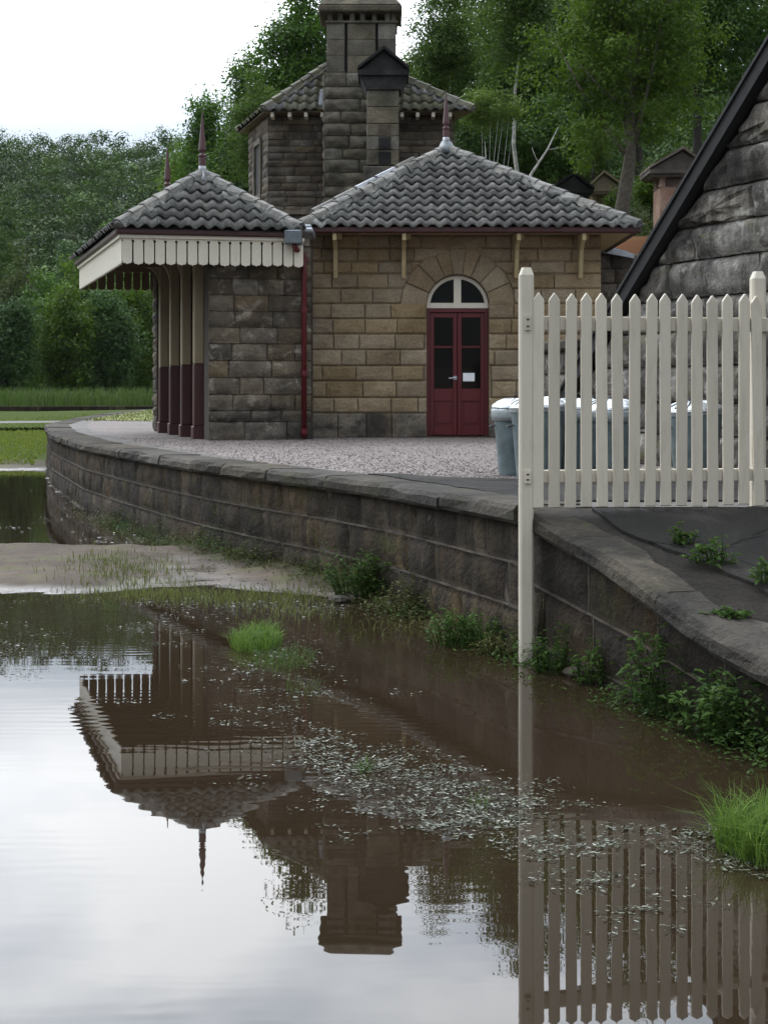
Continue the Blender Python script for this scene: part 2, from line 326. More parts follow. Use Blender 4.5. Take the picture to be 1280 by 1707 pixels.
# ------------------------------------------------------------------ stone blocks
def inset(poly, d, dx=None):
    xs = [p[0] for p in poly]; zs = [p[1] for p in poly]
    cx = sum(xs)/len(xs); cz = sum(zs)/len(zs)
    w_ = max(xs)-min(xs); h_ = max(zs)-min(zs)
    sx = max(.15, (w_-2*(d if dx is None else dx))/max(w_, 1e-4)); sz = max(.15, (h_-2*d)/max(h_, 1e-4))
    return [(cx+(x-cx)*sx, cz+(z-cz)*sz) for x, z in poly]
def subdiv(poly, seg):
    o = []
    for i, p in enumerate(poly):
        q = poly[(i+1) % len(poly)]; n = max(1, int(round(math.hypot(q[0]-p[0], q[1]-p[1])/seg)))
        for k in range(n): o.append((p[0]+(q[0]-p[0])*k/n, p[1]+(q[1]-p[1])*k/n))
    return o
def stone(name, poly, fr, mat, parent, chx=None, gap=.006, ch=.02, bulge=.02, jit=.006, depth=.08, seg=.14, rings=2, rock=0):
    """dressed block: back ring, joint ring, chamfer ring, rough face rings (rock: a gridded face with coherent relief)"""
    if rock and len(poly) == 4:
        q = inset(poly, gap); w_ = math.hypot(q[1][0]-q[0][0], q[1][1]-q[0][1]); h_ = math.hypot(q[3][0]-q[0][0], q[3][1]-q[0][1])
        nu = max(3, min(18, int(w_/rock))); nv = max(3, min(8, int(h_/rock))); v = []; f = []; so = rng.random()*50
        ts = lambda n: [0.0]+[(.5+k)/n if 0 < k < n-1 else ((.45)/n if k == 0 else 1-.45/n) for k in range(n)]+[1.0]
        us, vs2 = ts(nu), ts(nv); tx, tz = rng.gauss(0, .25), rng.gauss(0, .25)
        for b_ in vs2:
            for a_ in us:
                x = (q[0][0]*(1-a_)+q[1][0]*a_)*(1-b_)+(q[3][0]*(1-a_)+q[2][0]*a_)*b_; z = (q[0][1]*(1-a_)+q[1][1]*a_)*(1-b_)+(q[3][1]*(1-a_)+q[2][1]*a_)*b_
                ed = min(a_*w_, (1-a_)*w_, b_*h_, (1-b_)*h_)
                k_ = min(1, ed/max(ch, 1e-3)); dd = ch*k_+bulge*min(1, ed/(.3*h_))*(1+tx*(a_-.5)+tz*(b_-.5)) if ed > 0 else 0
                if ed > 0: dd += jit*2.6*mn.noise(Vector((x*5+so, z*7, so)))*k_+jit*1.3*mn.noise(Vector((x*15+so, z*17, so)))*k_
                jx = mn.noise(Vector((x*9, z*9, so)))*jit*.5
                v.append(fr(x+jx, z+jx, dd))
        W2 = len(us)
        for j_ in range(len(vs2)-1):
            for i_ in range(W2-1): f.append((j_*W2+i_, j_*W2+i_+1, (j_+1)*W2+i_+1, (j_+1)*W2+i_))
        per_ = [i_ for i_ in range(W2)]+[j_*W2+W2-1 for j_ in range(1, len(vs2))]+[(len(vs2)-1)*W2+i_ for i_ in range(W2-2, -1, -1)]+[j_*W2 for j_ in range(len(vs2)-2, 0, -1)]
        cs_ = [(0, 0), (1, 0), (1, 1), (0, 1)]; b0 = len(v)
        v += [fr(q[k][0], q[k][1], -depth) for k in range(4)]
        f += [tuple([b0+1, b0]+[i_ for i_ in range(W2)]), tuple([b0+2, b0+1]+[j_*W2+W2-1 for j_ in range(len(vs2))]),
              tuple([b0+3, b0+2]+[(len(vs2)-1)*W2+i_ for i_ in range(W2-1, -1, -1)]), tuple([b0, b0+3]+[j_*W2 for j_ in range(len(vs2)-1, -1, -1)])]
        me = mesh_from(v, f, name); o = link(name, me, mat, parent)
        me.polygons.foreach_set('use_smooth', [len(p_.vertices) == 4 for p_ in me.polygons]); return o
    p = subdiv(inset(poly, gap), seg); n = len(p); v = []; f = []
    j = lambda s: (rng.random()-.5)*2*s
    v += [fr(a, z, -depth) for a, z in p]
    v += [fr(a+j(jit*.4), z+j(jit*.4), 0) for a, z in p]
    p1 = inset(p, ch, chx); v += [fr(a+j(jit), z+j(jit), ch+j(jit*.5)) for a, z in p1]
    m = 3
    if rings > 1:
        p2 = inset(p1, .22*(max(q[1] for q in p)-min(q[1] for q in p)))
        v += [fr(a+j(jit*2), z+j(jit*2), ch+bulge*.7+j(jit*1.5)) for a, z in p2]; m = 4
    ca = sum(a for a, z in p)/n; cz = sum(z for a, z in p)/n
    v.append(fr(ca, cz, ch+bulge+j(jit)))
    for r_ in range(m-1):
        for k in range(n): f.append((r_*n+k, r_*n+(k+1) % n, (r_+1)*n+(k+1) % n, (r_+1)*n+k))
    for k in range(n): f.append(((m-1)*n+k, (m-1)*n+(k+1) % n, m*n))
    return link(name, mesh_from(v, f, name), mat, parent)
def courses(parent, fr, a0, a1, zs, lens, mat_of, clip=None, **kw):
    for i in range(len(zs)-1):
        z0, z1 = zs[i], zs[i+1]; a = a0; first = True
        while a < a1-1e-4:
            ln = rng.uniform(*lens)*(rng.choice((.6, 1)) if first else 1); first = False
            b = a+ln
            if a1-b < lens[0]*.6: b = a1
            polys = [[(a, z0), (b, z0), (b, z1), (a, z1)]]
            if clip: polys = clip(polys[0])
            for p in polys:
                if p: stone('stone', p, fr, mat_of(i, len(zs)-1), parent, **kw)
            a = b
def plane_frame(o, u, nrm):
    o = Vector(o); u = Vector(u); nrm = Vector(nrm)
    return lambda a, z, d: (o.x+u.x*a+nrm.x*d, o.y+u.y*a+nrm.y*d, z)
def hclip(poly, a, b, c):      # keep a*x+b*z <= c
    o = []
    for i, p in enumerate(poly):
        q = poly[(i+1) % len(poly)]; dp = a*p[0]+b*p[1]-c; dq = a*q[0]+b*q[1]-c
        if dp <= 0: o.append(p)
        if (dp < 0 < dq) or (dq < 0 < dp):
            t_ = dp/(dp-dq); o.append((p[0]+(q[0]-p[0])*t_, p[1]+(q[1]-p[1])*t_))
    return o if len(o) > 2 else []

# ------------------------------------------------------------------ pantile roofs
TW, TE = .192, .255
def tile_mesh(n=9, pitch=1.0, thick=.02):
    v = []; f = []
    for (s, lift) in ((-.04, .038), (.27, .0)):
        for k in range(n):
            x = k/(n-1)*1.12-.06
            h = .031*math.cos(2*math.pi*(x-.08))
            v.append((x*TW, s, .03+h+lift))
    for k in range(n-1): f.append((k, k+1, n+k+1, n+k))
    b = len(v)
    for k in range(n):   # lower lip
        x, y, z = v[k]; v.append((x, y+.004, z-thick))
    for k in range(n-1): f.append((b+k, b+k+1, k+1, k))
    return v, f
TV, TF = tile_mesh()
TILE_ME = mesh_from(TV, TF, 'pantile'); TILE_ME.materials.append(M['tile']); TILE_ME.polygons.foreach_set('use_smooth', [True]*len(TF))
TILE_ME2 = TILE_ME.copy(); TILE_ME2.materials[0] = M['tile_moss']
def roof_slope(parent, P0, P1, A0, A1, mat_me, separate=True):
    """eave from P0 to P1 (left to right seen from outside), top edge A0..A1"""
    P0, P1, A0, A1 = map(Vector, (P0, P1, A0, A1))
    U = (P1-P0); W = U.length; U.normalize()
    nrm = U.cross(A0-P0).normalized(); V = nrm.cross(U)
    toL = lambda q: ((q-P0).dot(U), (q-P0).dot(V))
    a0, a1 = toL(A0), toL(A1); H = a0[1]
    mat = Matrix((U, V, nrm)).transposed().to_4x4()
    rows = int(math.ceil(H/TE)); acc = MB()
    left = (-a0[1], a0[0], 0.0)                              # keep right of the left hip
    def inside_l(x, y): return x*a0[1]-y*a0[0]               # >0 inside
    def inside_r(x, y): return (W-x)*a1[1]-y*(W-a1[0])
    for r in range(rows):
        y0 = r*TE
        for c in range(-1, int(W/TW)+2):
            x0 = c*TW
            cor = [(x0-.02, y0), (x0+TW+.02, y0), (x0, y0+.27), (x0+TW, y0+.27)]
            il = [inside_l(*q) for q in cor]; ir = [inside_r(*q) for q in cor]
            if max(il) <= 0 or max(ir) <= 0: continue
            cut = min(il) < 0 or min(ir) < 0 or y0+.27 > H
            jx, jy, jr = rng.gauss(0, .006), rng.gauss(0, .010), rng.gauss(0, .022)
            T = Matrix.Translation(P0) @ mat @ Matrix.Translation((x0+jx, y0+jy, rng.uniform(0, .006))) @ Matrix.Rotation(jr, 4, 'Z')
            if not cut and separate:
                o = link('tile', mat_me, None, parent); o.matrix_basis = T
                continue
            bm = bmesh.new(); vs_ = [bm.verts.new(T @ Vector(q)) for q in TV]
            for q in TF: bm.faces.new([vs_[i] for i in q])
            nl = nrm.cross(A0-P0); nr_ = (A1-P1).cross(nrm)
            for (pp, nn) in ((P0, nl), (P1, nr_), (A0, V)):
                bmesh.ops.bisect_plane(bm, geom=bm.verts[:]+bm.edges[:]+bm.faces[:], plane_co=pp, plane_no=nn, clear_outer=True)
            if len(bm.faces):
                bm.verts.index_update()
                vv = [v_.co.copy() for v_ in bm.verts]; ff = [[v_.index for v_ in fa.verts] for fa in bm.faces]
                if separate:
                    me = mesh_from(vv, ff, 'tile_cut'); me.materials.append(M['tile_pale']); me.polygons.foreach_set('use_smooth', [True]*len(ff))
                    link('tile', me, None, parent)
                else: acc.add(vv, ff)
            bm.free()
    if not separate:
        o = link('tiling', mesh_from(acc.v, acc.f, 'tiling'), mat_me.materials[0], parent, True); o['kind'] = 'stuff'
def hip_caps(parent, A, B, n, mat, r=.062):
    A, B = Vector(A), Vector(B); d = (B-A)/n; t_ = d.normalized()
    s = t_.cross(Vector((0,0,1))).normalized(); up = s.cross(t_)
    for i in range(n):
        p = A+d*i; q = A+d*(i+1.12); mb = MB(); rs = []
        for (c, k, lift) in ((p, 1.12, .012), (q, .94, .0)):
            ring = [c + s*(math.cos(a)*r*k*1.25*rng.uniform(.92, 1.08)) + up*(math.sin(a)*r*k*.8+.035+lift+rng.gauss(0, .006)) for a in [math.pi*j/6 for j in range(7)]]
            ring += [c + s*(-r*rng.uniform(1.4, 2.2)) - up*.035, c + s*(r*rng.uniform(1.4, 2.2)) - up*.035]
            rs.append(ring)
        mb.add(rs[0]+rs[1], [tuple(range(9))[::-1], tuple(range(9, 18))]+[(k, (k+1) % 9, 9+(k+1) % 9, 9+k) for k in range(9)])
        mb.build('hip_tile', mat, parent)

# ================================================================== SETTING
# platform edge, near (ramp) to far: x, y, top height
EDGE = [(2.35,4.4,.26),(1.95,5.7,.36),(1.72,6.46,.41),(1.56,6.89,.477),(1.41,7.26,.59),(1.264,7.66,.697),(1.077,8.15,.795),(.93,8.5,.875),(.87,8.68,.9),
        (.80,8.9,.9),(.5,9.7,.9),(.08,10.8,.9),(-.53,12.0,.9),(-1.13,13.0,.9),(-1.72,14.1,.9),(-2.38,15.5,.9),(-3.09,17.1,.9),(-4.07,19.5,.9),(-5.6,24.3,.9),
        (-6.9,29.5,.9),(-7.85,36.5,.9),(-8.6,45,.9),(-9.0,56,.9)]
EP = np.array(EDGE)
SEG = np.concatenate([[0], np.cumsum(np.hypot(np.diff(EP[:,0]), np.diff(EP[:,1])))])
def edge(s):
    x = np.interp(s, SEG, EP[:,0]); y = np.interp(s, SEG, EP[:,1]); z = np.interp(s, SEG, EP[:,2])
    x0, y0 = np.interp(s-.35, SEG, EP[:,0]), np.interp(s-.35, SEG, EP[:,1]); x1, y1 = np.interp(s+.35, SEG, EP[:,0]), np.interp(s+.35, SEG, EP[:,1])
    d = math.hypot(x1-x0, y1-y0); tx, ty = (x1-x0)/d, (y1-y0)/d
    return x, y, z, -ty, tx                    # normal to the left = towards the track
S_POST = float(np.interp(8.72, EP[:,1], SEG)); S_END = SEG[-1]
def edge_x(y): return float(np.interp(y, EP[:,1], EP[:,0]))

from mathutils import noise as mn
def nz(x, y, s, z=0.0): return mn.noise(Vector((x*s, y*s, z)))
def sstep(a, b, t_): t_ = min(1, max(0, (t_-a)/(b-a))); return t_*t_*(3-2*t_)
def ground_h(x, y):
    ex = edge_x(min(56, max(4.4, y)))
    d = (ex - x)*.85                            # distance from the platform wall
    wob = .35*nz(x, y, .5)+.2*nz(x, y, 1.4)
    ys = y + wob + .35*sstep(-4, 0, x)
    strip = sstep(10.75, 12.2, ys)*(1-sstep(14.2, 15.3, ys))*(1-sstep(-2.7,-1.3,x)*.62)
    h = -.075 + .135*strip
    h += .085*math.exp(-max(0, d)/.28)*sstep(5, 9, y)*(1 if y < 27 else 0)
    mud = math.exp(-((x+.75)/.85)**2-((y-12.3)/1.0)**2); h += .05*mud
    h += .022*nz(x, y, 2.3)+.016*nz(x, y, 7)+.008*nz(x, y, 17)
    h += .42*sstep(26.6, 36, y+1.6*nz(x, y, .3)+(-x-6)*.1)
    h += .5*sstep(47, 51, y+.3*(x+10))
    # right rear: rising bank behind the station; far left: valley floor, then the hill
    h += (4.7*sstep(25.3, 28.3, y)+2.6*sstep(28.5, 46, y))*sstep(2.6, 4.3, x) + 5*sstep(44, 95, y)*sstep(-14, 8, x)
    h += 33*sstep(92, 232, y+.25*x+8*nz(x, y, .015))*(1-.22*sstep(10, 45, x)) + 5*nz(x, y, .02)*sstep(110, 200, y)
    return h
# ground sheet
def axis(parts):
    o = []
    for a, b, st in parts: o += list(np.arange(a, b, st))
    return o+[parts[-1][1]]
GX = axis([(-300,-60,20),(-60,-24,4),(-24,-9,1.0),(-9,3,.11),(3,12,.5),(12,60,4),(60,300,20)])
GY = axis([(-40,0,5),(0,9,.5),(9,17,.085),(17,30,.25),(30,60,1.0),(60,290,5),(290,880,40)])
gv = [(x, y, ground_h(x, y)) for y in GY for x in GX]; nx = len(GX)
gf = [(j*nx+i, j*nx+i+1, (j+1)*nx+i+1, (j+1)*nx+i) for j in range(len(GY)-1) for i in range(nx-1)]
def mat_ground():
    m, t, b, o = mat_new('ground'); P = pos(t)
    sep = N(t, 'ShaderNodeSeparateXYZ'); t.links.new(P, sep.inputs[0])
    n = noise(t, 1.1, 6, .6, P); f = noise(t, 26, 5, .7, P)
    mud = ramp(t, n.outputs['Fac'], [(.3, (.036,.025,.016)), (.52, (.064,.046,.031)), (.75, (.095,.070,.049))]).outputs['Color']
    mud = mixc(t, .6, mud, ramp(t, f.outputs['Fac'], [(.3, .55), (.7, 1.25)]).outputs['Color'], 'MULTIPLY')
    gr = ramp(t, f.outputs['Fac'], [(.3, (.022,.034,.008)), (.55, (.05,.07,.015)), (.75, (.09,.105,.025))]).outputs['Color']
    # grass takes over on the banks beyond the pools
    mr = N(t, 'ShaderNodeMapRange'); mr.inputs['From Min'].default_value = .10; mr.inputs['From Max'].default_value = .16
    t.links.new(math_(t, 'ADD', sep.outputs['Z'], math_(t, 'MULTIPLY', n.outputs['Fac'], .04)), mr.inputs['Value']); gp = noise(t, 1.7, 5, .65, P)
    mud = mixc(t, ramp(t, gp.outputs['Fac'], [(.52, 0), (.66, .75)]).outputs['Color'], mud, (.07,.075,.022)); c = mixc(t, mr.outputs[0], mud, gr)
    # bare orange earth on the cut bank
    br = N(t, 'ShaderNodeMapRange'); br.inputs['From Min'].default_value = 1.5; br.inputs['From Max'].default_value = 4.4
    t.links.new(sep.outputs['X'], br.inputs['Value'])
    by = N(t, 'ShaderNodeMapRange'); by.inputs['From Min'].default_value = 29.5; by.inputs['From Max'].default_value = 28; t.links.new(sep.outputs['Y'], by.inputs['Value'])
    bz = N(t, 'ShaderNodeMapRange'); bz.inputs['From Min'].default_value = .8; bz.inputs['From Max'].default_value = 1.2; t.links.new(sep.outputs['Z'], bz.inputs['Value'])
    e = math_(t, 'MULTIPLY', math_(t, 'MULTIPLY', br.outputs[0], by.outputs[0]), bz.outputs[0])
    c = mixc(t, e, c, (.13,.062,.032))
    wd = N(t, 'ShaderNodeMapRange'); wd.inputs['From Min'].default_value = 2.5; wd.inputs['From Max'].default_value = 5.5; t.links.new(sep.outputs['Z'], wd.inputs['Value'])
    wy = N(t, 'ShaderNodeMapRange'); wy.inputs['From Min'].default_value = 29; wy.inputs['From Max'].default_value = 31; t.links.new(sep.outputs['Y'], wy.inputs['Value'])
    c = mixc(t, math_(t, 'MULTIPLY', wd.outputs[0], wy.outputs[0]), c, (.022,.030,.010))
    t.links.new(c, b.inputs['Base Color'])
    wet = N(t, 'ShaderNodeMapRange'); wet.inputs['From Min'].default_value = .004; wet.inputs['From Max'].default_value = .035
    wet.inputs['To Min'].default_value = .16; wet.inputs['To Max'].default_value = .9
    t.links.new(math_(t, 'ADD', sep.outputs['Z'], math_(t, 'MULTIPLY', math_(t, 'SUBTRACT', f.outputs['Fac'], .5), .02)), wet.inputs['Value'])
    sp = N(t, 'ShaderNodeMapRange'); sp.inputs['From Min'].default_value = .05; sp.inputs['From Max'].default_value = .15; sp.inputs['To Min'].default_value = .35; sp.inputs['To Max'].default_value = .03
    t.links.new(sep.outputs['Z'], sp.inputs['Value']); t.links.new(sp.outputs[0], b.inputs['Specular IOR Level'])
    t.links.new(wet.outputs[0], b.inputs['Roughness'])
    bump(t, f.outputs['Fac'], b, .5, .02); return m
M['ground'] = mat_ground()
tag(link('ground', mesh_from(gv, gf, 'ground'), M['ground'], None, True), 'sandy mud and grass ground around the flooded trackbed', kind='structure')

# water
def mat_water():
    m, t, b, o = mat_new('water'); P = pos(t)
    n0 = noise(t, .25, 3, .5, P)
    c = ramp(t, n0.outputs['Fac'], [(.3, (.016,.0105,.006)), (.7, (.024,.016,.0095))]).outputs['Color']
    t.links.new(c, b.inputs['Base Color'])
    b.inputs['Roughness'].default_value = .012; b.inputs['IOR'].default_value = 1.55; b.inputs['Specular IOR Level'].default_value = .5
    a = noise(t, 1.0, 2, .4, scaled(t, P, (1.1, 5.5, 1)), .3)
    wv = N(t, 'ShaderNodeTexWave', wave_type='BANDS', bands_direction='Y'); wv.inputs['Scale'].default_value = 3.6; wv.inputs['Distortion'].default_value = 6.0
    wv.inputs['Detail'].default_value = 2.5; wv.inputs['Detail Scale'].default_value = .6
    t.links.new(P, wv.inputs['Vector'])
    patch = noise(t, .55, 2, .5, P); pm = ramp(t, patch.outputs['Fac'], [(.44, 0), (.60, 1)]).outputs['Color']
    h = math_(t, 'ADD', math_(t, 'MULTIPLY', a.outputs['Fac'], .00045), math_(t, 'MULTIPLY', math_(t, 'MULTIPLY', wv.outputs['Fac'], pm), .00013))
    n = N(t, 'ShaderNodeBump'); n.inputs['Strength'].default_value = 1.0; n.inputs['Distance'].default_value = 1.0
    t.links.new(h, n.inputs['Height']); t.links.new(n.outputs[0], b.inputs['Normal'])
    return m
M['water'] = mat_water()
tag(link('water', mesh_from([(-60,-30,0),(14,-30,0),(14,34,0),(-60,34,0)], [(0,1,2,3)], 'water'), M['water']), 'still brown floodwater mirroring the sky and the station', kind='structure')

# ---- platform
def mat_deck():
    m, t, b, o = mat_new('deck'); P = pos(t)
    n = noise(t, 1.6, 6, .65, P); f = noise(t, 30, 5, .7, P)
    c = ramp(t, n.outputs['Fac'], [(.3, (.05,.043,.036)), (.5, (.082,.072,.062)), (.72, (.13,.117,.103))]).outputs['Color']
    c = mixc(t, .6, c, ramp(t, f.outputs['Fac'], [(.3, .5), (.7, 1.3)]).outputs['Color'], 'MULTIPLY')
    t.links.new(c, b.inputs['Base Color']); b.inputs['Roughness'].default_value = .8; bump(t, f.outputs['Fac'], b, .6, .015); return m
M['deck'] = mat_deck()
def mat_asphalt():
    m, t, b, o = mat_new('asphalt'); P = pos(t)
    n = noise(t, 1.8, 7, .7, P, .6); f = noise(t, 55, 5, .75, P)
    c = ramp(t, n.outputs['Fac'], [(.3, (.010,.0088,.0075)), (.5, (.019,.017,.0145)), (.68, (.040,.036,.030))]).outputs['Color']
    c = mixc(t, .8, c, ramp(t, f.outputs['Fac'], [(.3, .4), (.7, 1.7)]).outputs['Color'], 'MULTIPLY')
    v = N(t, 'ShaderNodeTexVoronoi'); v.feature = 'DISTANCE_TO_EDGE'; v.inputs['Scale'].default_value = 1.1
    dn = noise(t, 3, 4, .6, P); mxv = N(t, 'ShaderNodeMix', data_type='VECTOR'); mxv.inputs['Factor'].default_value = .18
    t.links.new(P, mxv.inputs[4]); t.links.new(dn.outputs['Color'], mxv.inputs[5]); t.links.new(mxv.outputs[1], v.inputs['Vector'])
    ck = ramp(t, v.outputs['Distance'], [(0, 1), (.022, 0)]).outputs['Color']
    c = mixc(t, math_(t, 'MULTIPLY', ck, .5), c, (.006,.0055,.005)); b.inputs['Specular IOR Level'].default_value = .2
    t.links.new(c, b.inputs['Base Color']); b.inputs['Roughness'].default_value = .85
    h = math_(t, 'SUBTRACT', math_(t, 'ADD', f.outputs['Fac'], math_(t, 'MULTIPLY', n.outputs['Fac'], 1.5)), math_(t, 'MULTIPLY', ck, 1.2))
    bump(t, h, b, .8, .02); return m
M['asphalt'] = mat_asphalt()
def mat_rampdeck():
    m, t, b, o = mat_new('ramp_deck'); P = pos(t)
    n = noise(t, 2.2, 7, .7, P, .5); f = noise(t, 40, 5, .7, P)
    c = ramp(t, n.outputs['Fac'], [(.3, (.011,.009,.007)), (.5, (.021,.0175,.0138)), (.72, (.048,.041,.033))]).outputs['Color']
    c = mixc(t, .7, c, ramp(t, f.outputs['Fac'], [(.3, .5), (.7, 1.4)]).outputs['Color'], 'MULTIPLY')
    t.links.new(c, b.inputs['Base Color']); b.inputs['Roughness'].default_value = .8; b.inputs['Specular IOR Level'].default_value = .15; bump(t, math_(t, 'ADD', f.outputs['Fac'], math_(t, 'MULTIPLY', n.outputs['Fac'], 2.0)), b, .9, .03); return m
M['ramp_deck'] = mat_rampdeck()
def mat_gravel():
    m, t, b, o = mat_new('gravel'); P = pos(t)
    v = N(t, 'ShaderNodeTexVoronoi'); v.inputs['Scale'].default_value = 42; t.links.new(P, v.inputs['Vector'])
    n = noise(t, .8, 5, .6, P)
    sepc = N(t, 'ShaderNodeSeparateColor'); t.links.new(v.outputs['Color'], sepc.inputs[0])
    c = ramp(t, sepc.outputs[0], [(0, (.07,.054,.047)), (.5, (.135,.107,.095)), (1, (.225,.188,.172))]).outputs['Color']
    c = mixc(t, .8, c, ramp(t, n.outputs['Fac'], [(.3, .7), (.7, 1.1)]).outputs['Color'], 'MULTIPLY')
    t.links.new(c, b.inputs['Base Color']); b.inputs['Roughness'].default_value = .8
    bump(t, v.outputs['Distance'], b, .8, -.015); return m
M['gravel'] = mat_gravel()

plat_rows = list(np.arange(8.72, 30, .5))+list(np.arange(30, 57, 2.0))
pv = []; pf = []; NC = 10
for y in plat_rows:
    x0 = edge_x(y)+.05
    for k in range(NC): pv.append((x0+(14-x0)*k/(NC-1), y, .894))
for j in range(len(plat_rows)-1):
    for k in range(NC-1): pf.append((j*NC+k, j*NC+k+1, (j+1)*NC+k+1, (j+1)*NC+k))
platform = tag(link('platform', mesh_from(pv, pf, 'platform'), M['deck']), 'raised stone railway platform curving away beside the floodwater', kind='structure')
ramp_rows = [q for q in EDGE if q[1] <= 8.72]+[(.86, 8.72, .9)]
rv = []; rf = []
for (x, y, z) in ramp_rows:
    for k in range(6): rv.append((x+.06+(8-x)*k/5, y+.0*k, z-.012))
for j in range(len(ramp_rows)-1):
    for k in range(5): rf.append((j*6+k, j*6+k+1, (j+1)*6+k+1, (j+1)*6+k))
pramp = tag(link('platform_ramp', mesh_from(rv, rf, 'platform_ramp'), M['ramp_deck']), 'stone edged ramp sloping down from the platform end', kind='structure')
# walls under the edge: mortar core sheet + stones
def wall_run(parent, s0, s1, fracs, lens, mat, steps):
    cv = []; cf = []; ss = list(np.arange(s0, s1, .3))+[s1]; prof = []
    for i in range(len(fracs)-1): prof += [(fracs[i], steps[i]), (fracs[i+1], steps[i])]
    m_ = len(prof)
    for s in ss:
        x, y, z, nx_, ny_ = edge(s)
        for zf, off in prof: cv.append((x+nx_*(off-.031), y+ny_*(off-.031), -.2+zf*(z-.11+.2)+.012*nz(x*3, y*3, 2.0, zf*9)*(0 < zf < 1)))
    for k in range(len(ss)-1):
        for q in range(m_-1): cf.append((k*m_+q, (k+1)*m_+q, (k+1)*m_+q+1, k*m_+q+1))
    core = link('wall', mesh_from(cv, cf, 'wall'), M['mortar_pale'], parent)
    for i in range(len(fracs)-1):
        f0, f1 = fracs[i], fracs[i+1]; s = s0 - rng.random()*.3
        while s < s1-.02:
            ln = rng.uniform(*lens)*(1 if s < 32 else 3.0); e = min(s+ln, s1)
            if s1-e < .15: e = s1
            b0 = max(s, s0)
            zt = lambda q: edge(q)[2]-.11
            def frm(a, zf, d, off=steps[i]):
                x, y, z, nx_, ny_ = edge(a); zz = -.2+(zf)*(z-.11+.2)
                return (x+nx_*(d+off-.03), y+ny_*(d+off-.03), zz)
            # work in (s, fraction) space, fraction scaled to metres for the insets
            hm = .9
            frm2 = lambda a, zm, d: frm(a, zm/hm, d)
            if e-b0 > .06:
                stone('stone', [(b0, f0*hm), (e, f0*hm), (e, f1*hm), (b0, f1*hm)], frm2, mat, core, gap=.007, ch=.012, bulge=.012, jit=.011, depth=.03, rock=.08)
            s = e
FR = [0, .20, .47, .74, 1.0]
wall_run(platform, S_POST+.02, S_END-1, FR, (.42, .75), M['stone_wall'], [.036, .024, .012, .0])
wall_run(pramp, .0, S_POST-.04, [0, .30, .64, 1.0], (.5, .85), M['stone_wall'], [.024, .012, .0])
# coping stones
def coping(parent, s0, s1, lens, wid):
    s = s0
    while s < s1-.05:
        e = min(s+rng.uniform(*lens)*(1 if s < 30 else 2), s1)
        if s1-e < .25: e = s1
        n = max(2, int((e-s)/.22)); mb = MB(); prof = [(-wid,.0),(-.02,.008),(.035,.0),(.062,-.03),(.062,-.088),(.045,-.112),(-wid,-.112)]
        dz = rng.gauss(0, .003); do = rng.gauss(0, .007); rings = []
        for k in range(n+1):
            a = s+.006+(e-s-.012)*k/n; x, y, z, nx_, ny_ = edge(a)
            ring = []
            for q, (o_, h_) in enumerate(prof):
                jj = .006 if 1 < q < 5 else .002
                chip = -.02*max(0, nz(a*3, q*.1, 1.7)-.12) if q in (2, 3) else 0
                oo = o_+do*(q not in (0, 6))+rng.gauss(0, jj)+chip*1.6; hh = h_+dz+rng.gauss(0, jj*.7)+chip
                ring.append((x+nx_*oo, y+ny_*oo, z+hh))
            rings.append(ring)
        m_ = len(prof)
        mb.add([p for r_ in rings for p in r_], [tuple(range(m_))[::-1], tuple(n*m_+k for k in range(m_))]+[(i*m_+k, i*m_+(k+1) % m_, (i+1)*m_+(k+1) % m_, (i+1)*m_+k) for i in range(n) for k in range(m_)])
        mb.build('coping_stone', M['coping'], parent); s = e
coping(platform, S_POST+.03, S_END-1.2, (.75, 1.25), .42)
coping(pramp, .0, S_POST-.03, (.85, 1.2), .38)

# gravel bed on the platform (slightly proud sheet with a ragged front edge) and loose stones
GE = [(1.5,11.1),(1.06,11.25),(.3,11.55),(-.3,12.6),(-1.2,14.15),(-2.3,17.0),(-3.5,20.2),(-4.9,24.3),(-6.1,29.5),(-6.9,34.0)]
gey = [q[1] for q in GE]; gex = [q[0] for q in GE]
gvv = []; gff = []; rows_ = list(np.arange(11.12, 34, .12))
for y in rows_:
    x0 = float(np.interp(y, gey, gex))+.18*nz(0, y, 1.3)+.1*nz(3, y, 5)
    for k in range(5): gvv.append((x0+(9-x0)*k/4, y, .899+(.0 if k else -.004)))
for j in range(len(rows_)-1):
    for k in range(4): gff.append((j*5+k, j*5+k+1, (j+1)*5+k+1, (j+1)*5+k))
tag(link('gravel_path', mesh_from(gvv, gff, 'gravel_path'), M['gravel']), 'pinkish gravel surface in front of the station pavilion', kind='structure')
def pebbles(n):
    v = []; f = []
    base = [(1,0,0),(-.5,.85,0),(-.5,-.85,0),(.1,.05,.75)]
    for i in range(n):
        y = 11.1+(21.4-11.1)*rng.random()**1.3; x0 = float(np.interp(y, gey, gex)); x = rng.uniform(x0-.08*(rng.random()**4)*4, min(3.3, .28*y))
        s = rng.uniform(.008, .017); a = rng.random()*6.3; b = len(v)
        for p in base:
            v.append((x+s*(p[0]*math.cos(a)-p[1]*math.sin(a)), y+s*(p[0]*math.sin(a)+p[1]*math.cos(a)), .898+s*(p[2]*rng.uniform(.6, 1.1))))
        f += [(b,b+1,b+3),(b+1,b+2,b+3),(b+2,b,b+3)]
    return v, f
def mat_pebble():
    m, t, b, o = mat_new('pebble'); g = N(t, 'ShaderNodeNewGeometry')
    c = ramp(t, g.outputs['Random Per Island'], [(0, (.05,.04,.035)), (.5, (.14,.113,.10)), (1, (.30,.26,.24))]).outputs['Color']
    t.links.new(c, b.inputs['Base Color']); b.inputs['Roughness'].default_value = .8; return m
tag(link('gravel', mesh_from(*pebbles(14000), 'gravel'), mat_pebble()), 'loose pink and grey gravel stones on the platform', 'gravel', kind='stuff')
